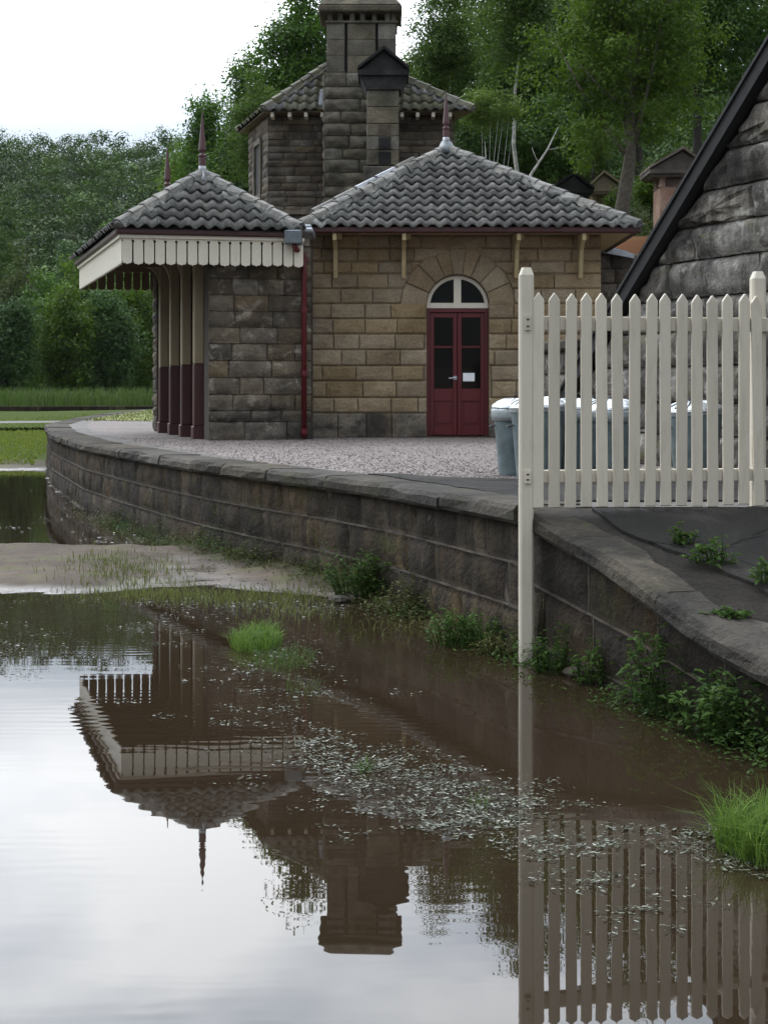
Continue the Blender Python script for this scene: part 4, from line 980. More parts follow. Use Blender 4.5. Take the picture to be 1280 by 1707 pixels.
def pediment(parent, kx, kz, Yf, dep, xa, xb, xm, y_ap, y_e1, y_e2, y_b, mat, ins=13):
    mb = MB(); fr = lambda a, z, d: (a, Yf-d, z)
    mb.prism([(kx(xa+ins), kz(y_b)), (kx(xb-ins), kz(y_b)), (kx(xb-ins*.2), kz(y_e2)), (kx(xa+ins*.2), kz(y_e2))], fr, -dep, .06)
    mb.prism([(kx(xa), kz(y_e2)), (kx(xb), kz(y_e2)), (kx(xb), kz(y_e1)), (kx(xa), kz(y_e1))], fr, -dep-.1, .12)
    mb.prism([(kx(xa+4), kz(y_e1)), (kx(xb-4), kz(y_e1)), (kx(xm), kz(y_ap+7))], fr, -dep-.06, .06)
    o = mb.build('pediment_cap', mat, parent)
    for (x0, x1) in ((xa-1, xm), (xb+1, xm)):                 # raking slabs
        mb = MB(); a = Vector((kx(x0), 0, kz(y_e1))); b = Vector((kx(x1), 0, kz(y_ap+4))); n_ = Vector((0,0,.07))
        mb.hexa([(a.x,Yf-.16,a.z),(b.x,Yf-.16,b.z),(b.x,Yf+dep+.12,b.z),(a.x,Yf+dep+.12,a.z),(a.x,Yf-.16,a.z+.05),(b.x,Yf-.16,b.z+.06),(b.x,Yf+dep+.12,b.z+.06),(a.x,Yf+dep+.12,a.z+.05)]); mb.build('slab', mat, o)
    return o
pediment(st2, kx, kz, S2, .62, 597, 681, 640, 80, 118, 127, 150, M['stone_black'])

# ---------- C: gabled stone building at the right, its wall running away to the left
CO = Vector((2.30, 14.0, 0)); CU = Vector((.413, -.911, 0)).normalized(); CNn = Vector((-.911, -.413, 0)).normalized()
G = tag(empty('gabled_building', (3.4, 12.2, .9)), 'rough grey stone gable with black bargeboard behind the picket fence', 'building')
slope = (4.48-2.54)/2.186; tc0, tap, tc1 = -.75, 3.4, 7.5
RK = 2.25
def rake(t_): return RK+slope*t_ if t_ < tap else RK+slope*(2*tap-t_)
frC = plane_frame(CO, CU, CNn)
mb = MB(); mb.prism([(tc0, .86), (tc1, .86), (tc1, rake(tc1)), (tap, rake(tap)), (tc0, rake(tc0))], frC, -.5, -.03); coreC = mb.build('gable_wall', M['mortar_dark'], G)
zc_ = [.9]
while zc_[-1] < 5.6: zc_.append(zc_[-1]+rng.uniform(.29, .34))
def clipC(p):
    q = [(x+tc0, z) for x, z in p]
    q = hclip(q, -slope, 1, RK-.02)
    return [[(x-tc0, z) for x, z in q]] if q and max(k[0] for k in q)-min(k[0] for k in q) > .08 and max(k[1] for k in q)-min(k[1] for k in q) > .05 else []
courses(coreC, plane_frame(CO+CU*tc0, CU, CNn), 0, 3.9, zc_, (.7, 1.3), lambda i, n: M['stone_gable'], clip=clipC, gap=.008, ch=.03, bulge=.02, jit=.020, depth=.08, rock=.05)
mb = MB()
mb.prism([(tc0-.35, rake(tc0-.35)-.0), (tap, rake(tap)), (tap, rake(tap)+.15), (tc0-.35, rake(tc0-.35)+.15)], frC, .02, .12); mb.build('bargeboard', M['barge'], G)
mb = MB(); mb.prism([(tc0-.35, rake(tc0-.35)+.152), (tap, rake(tap)+.152), (tap, rake(tap)+.19), (tc0-.35, rake(tc0-.35)+.19)], frC, -4.5, .14); mb.prism([(tap, rake(tap)+.152), (tc1, rake(tc1)+.152), (tc1, rake(tc1)+.19), (tap, rake(tap)+.19)], frC, -4.5, .14); mb.build('roof', M['barge'], G)
# low wall beside it, with a flat coping
LW = tag(empty('low_wall', (1.75, 15.5, .9)), 'low coursed stone wall behind the dustbins, beside the gable', 'wall')
lo = Vector(at(898, 651, 16.2)); le = CO+CU*(tc0-.02); lu = (le-lo); lu.z = 0; ll = lu.length; lu.normalize(); ln_ = Vector((lu.y, -lu.x, 0))
frL = plane_frame((lo.x, lo.y, 0), lu, ln_)
mb = MB(); mb.prism([(0, .86), (ll, .86), (ll, 2.02), (0, 2.02)], frL, -.4, -.02); coreL = mb.build('wall_core', M['mortar_dark'], LW)
courses(coreL, frL, 0, ll, [.9,1.2,1.5,1.78,2.02], (.4, .8), lambda i, n: M['stone_gable'], gap=.01, ch=.02, bulge=.03, jit=.015, depth=.06, rock=.06)
mb = MB(); mb.prism([(-.04, 2.02), (ll, 2.02), (ll, 2.13), (-.04, 2.13)], frL, -.46, .1); bevel(mb.build('coping', M['coping'], LW), .02)

# ---------- lean-to with lead roof right of the pavilion
Ln = tag(empty('lean_to', (4.1, 24.5, .9)), 'dark stone lean-to with pale lead roof right of the pavilion', 'outbuilding')
l0, l1 = at(990, 430, 24.2), at(1110, 430, 24.2)
mb = MB(); mb.box(l0.x, l1.x, 24.25, 26.5, .86, at(0, 424, 24.2).z); coreN = mb.build('wall', M['mortar_dark'], Ln)
courses(coreN, plane_frame((l0.x, 24.22, 0), (1,0,0), (0,-1,0)), 0, l1.x-l0.x, [2.2,2.5,2.8,3.1,3.4,3.65,3.9], (.35, .8), lambda i, n: M['stone_soot'], gap=.008, ch=.02, bulge=.03, jit=.012, depth=.05)
za, zb = at(0, 410, 24.2).z, at(0, 424, 24.2).z
mb = MB(); xr = at(1054, 0, 24.2).x
mb.hexa([(l0.x,24.05,za-.10),(xr,24.05,zb-.08),(xr,25.6,zb+.0),(l0.x,25.6,za+.0),(l0.x,24.05,za),(xr,24.05,zb),(xr,25.6,zb+.09),(l0.x,25.6,za+.1)]); mb.build('lead_roof', M['lead'], Ln)
mb = MB(); mb.hexa([(l0.x,24.7,za+.05),(xr,24.7,zb+.05),(xr,24.76,zb+.05),(l0.x,24.76,za+.05),(l0.x,24.7,za+.13),(xr,24.7,zb+.1),(xr,24.76,zb+.1),(l0.x,24.76,za+.13)]); mb.build('lead_roll', M['lead'], Ln)

# ---------- pedimented chimney piers on the bank
def pier(Yp, xa, xb, xm, yap, ye1, ye2, y_b, sx0_, sx1_, mat, capmat, label, cols=True):
    kx = lambda px: (px-HX)*Yp/F; kz = lambda py: CH+(HY-py)*Yp/F
    zg = ground_h(kx(xm), Yp)
    o = tag(empty('stone_pier', (kx(xm), Yp, zg)), label, 'pier')
    zb = kz(y_b+16)
    mb = MB(); mb.box(kx(sx0_), kx(sx1_), Yp+.05, Yp+.75, zg-1.0, zb); bevel(mb.build('shaft', mat, o), .02)
    if cols:
        for s in (0, 1):
            x = kx(sx0_+5) if s == 0 else kx(sx1_-5)
            for yy in (Yp+.12, Yp+.62):
                mb = MB(); mb.lathe([(.085,0),(.07,.04),(.06,.06),(.055,(kz(y_b)-zb)*.8),(.085,kz(y_b)-zb)], (x, yy, zb), 10); mb.build('colonnette', mat, o, False)
        mb = MB(); mb.box(kx(sx0_+9), kx(sx1_-9), Yp+.25, Yp+.55, zb, kz(y_b)); mb.build('core', mat, o)
    else:
        mb = MB(); mb.box(kx(sx0_+2), kx(sx1_-2), Yp+.1, Yp+.7, zb, kz(y_b)); mb.build('core', mat, o)
    pediment(o, kx, kz, Yp, .8, xa, xb, xm, yap, ye1, ye2, y_b, capmat, 8)
    return o
pier(33, 978, 1040, 1005, 285, 315, 320, 324, 984, 1032, M['stone_tan'], M['stone_tan'], 'sandy stone pier with triangular pediment behind the pavilion roof')
pier(32, 918, 988, 955, 287, 317, 322, 327, 926, 980, M['stone_black'], M['stone_black'], 'sooty black stone pier with triangular pediment behind the pavilion roof', False)
M['stone_pink'] = mat_stone('stone_pink', [(.20,.13,.10),(.28,.19,.15),(.34,.25,.20)], soot=(.08,.06,.05), soot_at=(.6,.8), rnd=.1)
pier(28, 1080, 1180, 1136, 246, 283, 290, 295, 1100, 1160, M['stone_pink'], M['stone_house'], 'tall pinkish stone pier with grey pediment beside the black bargeboard')

# ================================================================== FENCE
FN = tag(empty('picket_fence', (.84, 8.5, 0)), 'cream painted picket fence standing at the top of the platform ramp', 'fence')
def post(x, y, z0, z1, hw=.0425):
    mb = MB(); c = .012
    oc = lambda h, z: [(x+a, y+b, z) for a, b in ((-h+c,-h),(h-c,-h),(h,-h+c),(h,h-c),(h-c,h),(-h+c,h),(-h,h-c),(-h,-h+c))]
    rings = [oc(hw, z0), oc(hw, z1-.045), oc(hw*.62, z1)]
    mb.add([p for r_ in rings for p in r_], [tuple(range(8))[::-1], tuple(range(16, 24))]+[(i*8+k, i*8+(k+1) % 8, (i+1)*8+(k+1) % 8, (i+1)*8+k) for i in range(2) for k in range(8)])
    return mb.build('post', M['fence'], FN)
p1 = post(.838, 8.50, -.2, 2.325); p2 = post(2.275, 8.775, .7, 2.325)
fA, fB = Vector((.905, 8.475, 0)), Vector((2.262, 8.69, 0)); fU = (fB-fA).normalized(); fNn = Vector((fU.y, -fU.x, 0))
pk = MB(); hw = .0335
pk.prism([(-hw, 0), (hw, 0), (hw, 1.225), (0, 1.272), (-hw, 1.225)], lambda a, z, d: (a, -d, z), -.011, .011)
pk0 = None; rotF = Matrix((fU, -fNn, Vector((0,0,1)))).transposed().to_4x4()
for k in range(15):
    q = fA.lerp(fB, k/14)
    if pk0 is None: o = pk.build('picket', M['fence'], FN); bevel(o, .005); pk0 = o
    else:
        o = pk0.copy(); COL.objects.link(o); o.parent = FN
    o.matrix_parent_inverse = Matrix.Translation(-Vector(FN.location))
    o.matrix_basis = Matrix.Translation(Vector((q.x, q.y, .908+rng.gauss(0, .004)))) @ rotF @ Matrix.Rotation(rng.gauss(0, .006), 4, 'Y')
for (z0, z1) in ((1.955, 2.04), (1.055, 1.13)):
    fr = lambda a, z, d: tuple(Vector((fA.x, fA.y, z))+fU*a-fNn*d)
    mb = MB(); L_ = (fB-fA).length
    mb.prism([(-.10, z0), (L_+.12, z0), (L_+.12, z1), (-.10, z1)], lambda a, z, d: fr(a, z, d), .0125, .055); bevel(mb.build('rail', M['fence'], FN), .004)
    mb = MB(); mb.box(.838-.012, .838+.022, 8.5-.056, 8.5-.043, z0-.0, z1); pl = mb.build('bracket_plate', M['fence'], FN)
    for zz_ in (z0+.022, z1-.022):
        mb = MB(); mb.box(.838-.003, .838+.013, 8.5-.060, 8.5-.056, zz_-.004, zz_+.004); mb.build('bolt', M['iron'], pl)

# ================================================================== DUSTBINS
def dustbin(px, Y, label, tilt=0.0, liner=True, h=.56):
    x = (px-HX)*Y/F; o = tag(empty('dustbin', (x, Y, .892)), label, 'dustbin', 'dustbins behind the picket fence')
    c = (x, Y, .892)
    mb = MB(); mb.lathe([(.165,0),(.172,.01),(.176,.03),(.215,h-.06),(.218,h-.045),(.222,h)], c, 32, mod=lambda j, k: 1+.006*(k % 2)); body = mb.build('body', M['bin'], o, True)
    mb = MB(); mb.lathe([(.226,-.035),(.232,-.01),(.236,.0),(.228,.018),(.19,.045),(.13,.07),(.07,.082),(.0,.085)], (x, Y, .892+h), 48, mod=lambda j, k: 1+(.012*math.cos(k*math.pi/2) if 2 < j < 6 else 0))
    lid = mb.build('lid', M['galv'], o, False); lid.data.transform(Matrix.Translation(Vector((x, Y, .892+h))) @ Matrix.Rotation(tilt, 4, 'Y') @ Matrix.Translation(-Vector((x, Y, .892+h))))
    for k in range(12):     # pressed ribs
        a = k*math.pi/6; mb = MB(); ca, sa = math.cos(a), math.sin(a)
        mb.tube([(x+r_*ca, Y+r_*sa, .892+h+z_) for r_, z_ in ((.222,.020),(.185,.050),(.13,.074),(.08,.084))], [.006,.009,.009,.004], 5); mb.build('rib', M['galv'], lid, True)
    mb = MB(); mb.tube([(x+.05*math.cos(a), Y, .892+h+.08+.045*math.sin(a)) for a in [math.pi*q/8 for q in range(9)]], .006, 6); mb.build('handle', M['iron'], lid)
    if liner:
        mb = MB(); mb.lathe([(.226,h-.10),(.234,h-.06),(.240,h-.02),(.232,h+.0)], c, 26, mod=lambda j, k: 1+.035*math.sin(k*2.7+j*1.3)*(1 if j < 3 else .2)); mb.build('liner', M['liner'], o, True)
    for s in (-1, 1):
        mb = MB(); mb.tube([(x+s*.205, Y-.06, .892+h*.75), (x+s*.245, Y-.05, .892+h*.73), (x+s*.245, Y+.05, .892+h*.73), (x+s*.205, Y+.06, .892+h*.75)], .008, 6); mb.build('side_handle', M['iron'], body)
    return o
dustbin(866, 11.95, 'grey dustbin with liner showing, left of the fence post', .05)
dustbin(897, 11.55, 'grey dustbin half hidden behind the tall left fence post', -.03, False, .575)
dustbin(962, 11.9, 'lidded dustbin third from the left behind the pickets', .04, True)
dustbin(1018, 11.7, 'lidded dustbin with baggy liner, fourth from left behind pickets', -.03, True, .555)
dustbin(1158, 11.9, 'dustbin standing apart at the right behind the pickets', -.06, False, .54)

# ================================================================== VEGETATION
def quads_mesh(name, V):          # V: (n,4,3)
    n = len(V); me = bpy.data.meshes.new(name); me.vertices.add(n*4); me.loops.add(n*4); me.polygons.add(n)
    me.vertices.foreach_set('co', V.reshape(-1).astype(np.float32)); me.loops.foreach_set('vertex_index', np.arange(n*4, dtype=np.int32))
    me.polygons.foreach_set('loop_start', np.arange(0, n*4, 4, dtype=np.int32)); me.polygons.foreach_set('loop_total', np.full(n, 4, dtype=np.int32))
    me.update(calc_edges=True); return me
def unit(a): return a/np.maximum(1e-9, np.linalg.norm(a, axis=-1, keepdims=True))
def leaf_quads(C, Rr, per, size, outb=.9, upb=.5, flat=.75, aspect=.55, rn=.5):
    """clump centres C (n,3), clump radii Rr (n,), per leaves each"""
    n = len(C)*per; cen = np.repeat(C, per, 0); rad = np.repeat(Rr, per)
    d = unit(nrg.normal(size=(n, 3))); r = rad*nrg.random(n)**.45
    p = cen+d*r[:,None]*np.array([1,1,flat])
    nm = unit(d*outb+np.array([0,0,1])*upb+nrg.normal(size=(n,3))*rn)
    t1 = unit(np.cross(nm, nrg.normal(size=(n,3)))); t2 = np.cross(nm, t1)
    s = (size*nrg.uniform(.6, 1.35, n))[:,None]
    bend = nm*s*.12
    return np.stack([p-t1*s*.5, p+t2*s*aspect*.5+bend, p+t1*s*.5, p-t2*s*aspect*.5+bend], 1)
def crown_points(n, c, r, egg=.0, shell=.5):
    d = unit(nrg.normal(size=(n,3))); rr = (shell+(1-shell)*nrg.random(n))
    lump = np.array([mn.noise(Vector((q[0]*1.9+c[0], q[1]*1.9+c[1], q[2]*1.9+c[2]))) for q in d]); rr = rr*(1+.5*lump)
    p = d*rr[:,None]*np.array(r)
    if egg: p[:,:2] *= (1-egg*(p[:,2:3]/r[2]))
    return p+np.array(c)
def tree(name, label, px, Y, z_top_px, halfw_px, bottom_px, mat, trunkmat='trunk_dark', clumps=120, per=80, leaf=.13, trunk_r=.16, egg=.25, clump_r=.75, limbs=7, group=None, gaps=1.0, shell=.35, lean=0, limb0=3):
    x = (px-HX)*Y/F; zg = ground_h(x, Y)
    if x > edge_x(min(Y, 56)) and Y < 57: zg = max(zg, .88)
    zt_ = CH+(HY-z_top_px)*Y/F; Y_ = Y; zb_ = CH+(HY-bottom_px)*Y/F; zb_ = max(zb_, zg+.3); hw_ = halfw_px*Y/F
    o = tag(empty(name, (x, Y, zg)), label, 'tree', group)
    c = (x+lean, Y, (zt_+zb_)/2); r = (hw_, hw_*.85, (zt_-zb_)/2)
    C = crown_points(clumps, c, r, egg, shell)
    Rr = nrg.uniform(.55, 1.25, clumps)*clump_r
    V = leaf_quads(C, Rr, int(per*1.9), leaf*.74)
    link('crown', quads_mesh('crown', V), M[mat], o)
    mb = MB(); h = zt_-zg
    top = Vector((x+lean*.8, Y, zg+h*.86)); bs = Vector((x, Y, zg-.4))
    pts = [bs.lerp(top, k/6)+Vector((rng.gauss(0, .012)*h*(k > 0), rng.gauss(0, .01)*h*(k > 0), 0)) for k in range(7)]
    mb.tube(pts, [trunk_r*(1.25-.18*k) for k in range(7)], 9); tr = mb.build('trunk', M[trunkmat], o, True)
    mbl = MB()
    for k in range(limbs):
        i = rng.randint(limb0, 5); a = pts[i]; tgt = Vector(C[rng.randrange(clumps)])
        if tgt.z < a.z: tgt.z = a.z+.3
        mid = a.lerp(tgt, .5)+Vector((0, 0, -.08*(tgt-a).length)); rr = trunk_r*(.55-.06*i)
        mbl.tube([a, a.lerp(mid, .5), mid, tgt], [rr, rr*.8, rr*.55, rr*.15], 6)
    if limbs: mbl.build('limb', M[trunkmat], o, True)
    return o
# behind the tower, left side
tree('tall_tree', 'tall dark leafy tree behind the main chimney, highest left of it', 505, 46, -60, 85, 330, 'leaf_a', clumps=190, per=85, leaf=.17, clump_r=.85)
tree('tall_tree', 'round dark leafy tree left of the house roof', 425, 47, 95, 55, 360, 'leaf_a', clumps=110, per=80, leaf=.17, clump_r=.7)
tree('birch_tree', 'pale green feathery tree close beside the house eaves', 432, 38, 115, 48, 345, 'leaf_birch', clumps=110, per=90, leaf=.10, clump_r=.5, egg=.45, shell=.2)
tree('tall_tree', 'dark leafy tree behind the tall shelter finial', 352, 50, 165, 52, 370, 'leaf_a', clumps=100, per=80, leaf=.17, clump_r=.7)
tree('small_tree', 'short leafy tree between the two shelter finials', 312, 54, 255, 42, 400, 'leaf_b', clumps=70, per=80, leaf=.17, clump_r=.7)
tree('small_tree', 'low bushy tree behind the shelter roof, under the pale tree', 395, 42, 215, 45, 400, 'leaf_c', clumps=80, per=80, leaf=.15, clump_r=.6)
# right rear wood
tree('tall_tree', 'big spreading tree with stout bare trunk right of the sandy pier', 1045, 31, -130, 150, 262, 'leaf_b', 'trunk', clumps=230, per=75, leaf=.12, trunk_r=.15, clump_r=.55, limbs=18, egg=.1, shell=.3, limb0=2)
tree('birch_tree', 'slender pale-trunked birch behind the pavilion finial', 738, 41, -70, 72, 235, 'leaf_birch', 'birch', clumps=150, per=90, leaf=.11, trunk_r=.06, clump_r=.6, limbs=0, egg=.35, shell=.15)
tree('birch_tree', 'slender pale-trunked birch above the middle of the pavilion roof', 872, 37, -120, 70, 170, 'leaf_birch', 'birch', clumps=120, per=90, leaf=.11, trunk_r=.07, clump_r=.6, limbs=0, egg=.3, shell=.15)
tree('tall_tree', 'dense dark tree right behind the black chimney cap', 712, 50, 45, 60, 330, 'leaf_b', clumps=130, per=85, leaf=.17, clump_r=.85)
tree('tall_tree', 'dense dark tree behind the pavilion apex, left of the middle birch', 800, 49, -60, 85, 330, 'leaf_a', clumps=190, per=85, leaf=.17, clump_r=.9)
tree('tall_tree', 'dense dark tree behind the middle birch trunk', 895, 50, -90, 90, 340, 'leaf_c', clumps=190, per=85, leaf=.17, clump_r=.9)
tree('tall_tree', 'very dark tree behind the black pier', 975, 47, -110, 90, 335, 'leaf_c', clumps=190, per=85, leaf=.17, clump_r=.9)
tree('tall_tree', 'dark tree behind the stout trunk', 1070, 50, -120, 80, 205, 'leaf_c', clumps=170, per=85, leaf=.17, clump_r=.9)
tree('tall_tree', 'dark tree whose forked trunk stands against the sky by the bargeboard', 1158, 36, -120, 105, 188, 'leaf_c', clumps=190, per=70, leaf=.14, trunk_r=.13, clump_r=.6, limbs=14)
tree('tall_tree', 'dark leafy tree in the top right corner behind the gable', 1262, 38, -140, 90, 120, 'leaf_a', clumps=150, per=70, leaf=.14, clump_r=.7)
tree('small_tree', 'light green low tree beside the house wall and pavilion finial', 815, 35, 158, 64, 212, 'leaf_lime', 'birch', clumps=46, per=70, leaf=.10, trunk_r=.05, clump_r=.38, limbs=6)
tree('small_tree', 'dark undergrowth tree between the pavilion hip and the birch', 830, 42, 185, 85, 330, 'leaf_c', clumps=120, per=80, leaf=.14, clump_r=.6)
tree('small_tree', 'shadowy low tree behind the black pier and hip', 930, 41, 170, 70, 330, 'leaf_c', clumps=110, per=80, leaf=.14, clump_r=.6)
tree('small_tree', 'bright yellow-green sapling between the pediment piers', 990, 34.5, 190, 26, 292, 'leaf_lime', 'trunk_dark', clumps=36, per=60, leaf=.09, trunk_r=.04, clump_r=.26)
tree('bush', 'green bush between the stout trunk and the pinkish pier', 1085, 33, 292, 26, 340, 'leaf_b', clumps=40, per=70, leaf=.09, trunk_r=.03, clump_r=.3, limbs=2)
tree('bush', 'small green bush left of the stout trunk foot', 1030, 31.5, 322, 16, 350, 'leaf_b', clumps=24, per=60, leaf=.08, trunk_r=.03, clump_r=.22, limbs=2)
bu = []
for i in range(420):
    Y = rng.uniform(28.8, 42); x = rng.uniform(3.2, .33*Y); bu.append((x, Y, ground_h(x, Y)+rng.uniform(.0, .35)))
tag(link('bank_undergrowth', quads_mesh('bank_undergrowth', leaf_quads(np.array(bu), nrg.uniform(.2, .55, len(bu)), 45, .085)), M['leaf_e']), 'mixed low undergrowth covering the bank behind the station', 'undergrowth', kind='stuff')
# bare pale bough
mb = MB(); q0 = at(884, 292, 31); q1 = at(912, 250, 31); q2 = at(930, 212, 31)
mb.tube([q0-Vector((0,0,2.2)), q0, q1, q2], [.05,.035,.022,.008], 7); mb.tube([q1, at(940, 245, 31.2), at(952, 232, 31)], [.015,.01,.004], 6); mb.tube([q0.lerp(q1, .5), at(892, 262, 31), at(886, 245, 31)], [.014,.009,.004], 6)
tag(mb.build('dead_sapling', M['birch'], None, True), 'bare pale dead sapling leaning above the pavilion hip', 'tree')
# mid distance trees, left
mid = [(-25,88,300,75,'leaf_c','dark tree at the left edge of the picture'), (38,80,415,50,'leaf_e','brownish green tree near the left edge'), (112,92,405,42,'leaf_f','tall blue-green tree left of the brightest tree'),
       (190,84,372,46,'leaf_d','brightest green tree, rising just behind the canopy'), (248,90,430,38,'leaf_a','green tree hidden behind the canopy end'), (146,74,440,44,'leaf_b','narrow shaded tree in front of the brightest tree'),
       (82,72,455,46,'leaf_a','leafy tree between the brownish and the blue-green tree'), (222,74,445,46,'leaf_b','broad tree beside the shelter columns'), (8,64,495,52,'leaf_f','grey-green bushy tree at the far left above the grass'),
       (285,80,430,46,'leaf_c','dark tree seen between the shelter columns'), (182,68,480,38,'leaf_f','slim tree in front of the bright tree, above the grass'), (110,66,485,40,'leaf_b','slim tree left of centre in the tree row')]
for (px, Y, ty, hwp, mt, lb) in mid:
    tree('woodland_tree', lb, px, Y, ty, hwp, 668, mt, clumps=170, per=80, leaf=.22, clump_r=.8, trunk_r=.2, limbs=4, group='trees beyond the far platform', egg=.1, shell=.2)
# wooded hillside: one mass
cs = []; rs = []
spots = []
Yr = 92.0
while Yr < 262:
    for (pa, pb) in ((-210, 440), (1000, 1340)):
        xa, xb = (pa-HX)*Yr/F, (pb-HX)*Yr/F; xq = xa+rng.random()*5
        while xq < xb: spots.append((xq+rng.gauss(0, .9), Yr+rng.gauss(0, 1.2))); xq += rng.uniform(5.2, 8.2)
    Yr += 6.2
for (x, Y) in spots:
    zc_2 = ground_h(x, Y); hh = rng.uniform(6, 10.5); rr = rng.uniform(2.6, 4.6); k = 20
    cp = crown_points(k, (x, Y, zc_2+hh*.55), (rr, rr, hh*.5), .25, .8); cs.append(cp); rs.append(np.full(k, rr*.38))
V = leaf_quads(np.concatenate(cs), np.concatenate(rs), 60, .40, 1.6, .9, rn=.22)
tag(link('hillside_wood', quads_mesh('hillside_wood', V), M['leaf_far']), 'hazy wooded hillside in the distance at left', 'woodland', kind='stuff')

# grass blades
def blades(pts, hts, wid, lean=.45, seg=2):
    n = len(pts); a = nrg.uniform(0, 6.283, n); d = np.stack([np.cos(a), np.sin(a), np.zeros(n)], 1); s = np.stack([-np.sin(a), np.cos(a), np.zeros(n)], 1)
    h = np.asarray(hts); ln_ = nrg.uniform(.1, 1, n)*lean; w_ = (wid*nrg.uniform(.6, 1.3, n))[:,None]
    p0 = np.asarray(pts); p1 = p0+np.array([0,0,1])*(h*.6)[:,None]+d*(h*ln_*.35)[:,None]; p2 = p0+np.array([0,0,1])*(h*(1-.25*ln_))[:,None]+d*(h*ln_)[:,None]
    q1 = np.stack([p0-s*w_*.5, p0+s*w_*.5, p1+s*w_*.4, p1-s*w_*.4], 1); q2 = np.stack([p1-s*w_*.4, p1+s*w_*.4, p2+s*w_*.04, p2-s*w_*.04], 1)
    return np.concatenate([q1, q2])
def scatter(n, fn): return np.array([fn() for _ in range(n)])
# far grass: bank, opposite platform, lawn on the platform
def far_pt():
    Y = rng.uniform(29, 50); x = rng.uniform(-.30*Y, edge_x(Y)-.3); 
    return (x, Y, ground_h(x, Y))
pts = scatter(9000, far_pt); pts = pts[pts[:,2] > .06]
tag(link('bank_grass', quads_mesh('bank_grass', blades(pts, nrg.uniform(.02, .09, len(pts)), .03)), M['grass_lawn']), 'short grass on the bank beyond the far pool', 'grass', kind='stuff')
# opposite platform: dark stone edge, tall grass
OPP = tag(empty('far_platform', (-12, 52, 0)), 'overgrown far platform edge of dark stone behind the grass bank', 'platform')
ob = [(-34, 46), (-24, 49.5), (-14, 52.2), (-5, 54)]
for (a, b) in zip(ob[:-1], ob[1:]):
    n = 6
    for k in range(n):
        x0 = a[0]+(b[0]-a[0])*k/n; y0 = a[1]+(b[1]-a[1])*k/n; x1 = a[0]+(b[0]-a[0])*(k+1)/n-.03; y1 = a[1]+(b[1]-a[1])*(k+1)/n
        mb = MB(); mb.hexa([(x0,y0,.0),(x1,y1,.0),(x1,y1+.6,.0),(x0,y0+.6,.0),(x0,y0,1.02),(x1,y1,1.02),(x1,y1+.6,1.02),(x0,y0+.6,1.02)]); mb.build('edge_stone', M['stone_wall'], OPP)
def opp_pt():
    i = rng.randrange(3); t_ = rng.random(); a, b = ob[i], ob[i+1]; x = a[0]+(b[0]-a[0])*t_; y = a[1]+(b[1]-a[1])*t_+.5+rng.random()*9
    return (x, y, max(1.0, ground_h(x, y)))
pts = scatter(9000, opp_pt)
tag(link('tall_grass', quads_mesh('tall_grass', blades(pts, nrg.uniform(.3, .85, len(pts)), .05)), M['grass']), 'tall grass growing along the far platform', 'grass', kind='stuff')
gnd = [(-36,46.6,1.0),(-24,50.1,1.0),(-14,52.8,1.0),(-4,54.6,1.0),(4,90,1.2),(-50,90,1.2)]
link('far_field', mesh_from(gnd, [(0,1,2,3,4,5)], 'far_field'), M['ground'])['kind'] = 'structure'
def lawn_pt():
    Y = rng.uniform(32.5, 52); x = edge_x(Y)+rng.uniform(.5, 7)
    return (x, Y, .905)
lw = []; lf = []
ry = list(np.arange(32.2, 54, .6))
for y in ry: lw += [(edge_x(y)+.55+.25*nz(1, y, .6)+max(0, 34.2-y)*1.1, y, .906), (6, y, .906)]
for j in range(len(ry)-1): lf.append((2*j, 2*j+1, 2*j+3, 2*j+2))
def mat_lawn():
    m, t, b, o = mat_new('lawn'); P = pos(t); n = noise(t, 1.2, 6, .65, P)
    c = ramp(t, n.outputs['Fac'], [(.3, (.075,.10,.018)), (.6, (.16,.17,.03)), (.75, (.24,.21,.03))]).outputs['Color']
    t.links.new(c, b.inputs['Base Color']); b.inputs['Roughness'].default_value = .95; return m
lawn = tag(link('lawn', mesh_from(lw, lf, 'lawn'), mat_lawn()), 'mown yellowish lawn on the far end of the platform', kind='structure')
pts = scatter(6000, lawn_pt)
link('grass_blades', quads_mesh('grass_blades', blades(pts, nrg.uniform(.02, .06, len(pts)), .02)), M['grass_dull'], lawn)['kind'] = 'stuff'
# pale path beyond the bank
mb = MB(); mb.add([(-16,42,.60),(-8.2,46,.60),(-8.4,48.5,.60),(-18,45.5,.60)], [(0,1,2,3)]); tag(mb.build('path', M['deck']), 'pale path crossing the trackbed beyond the bank', kind='structure')

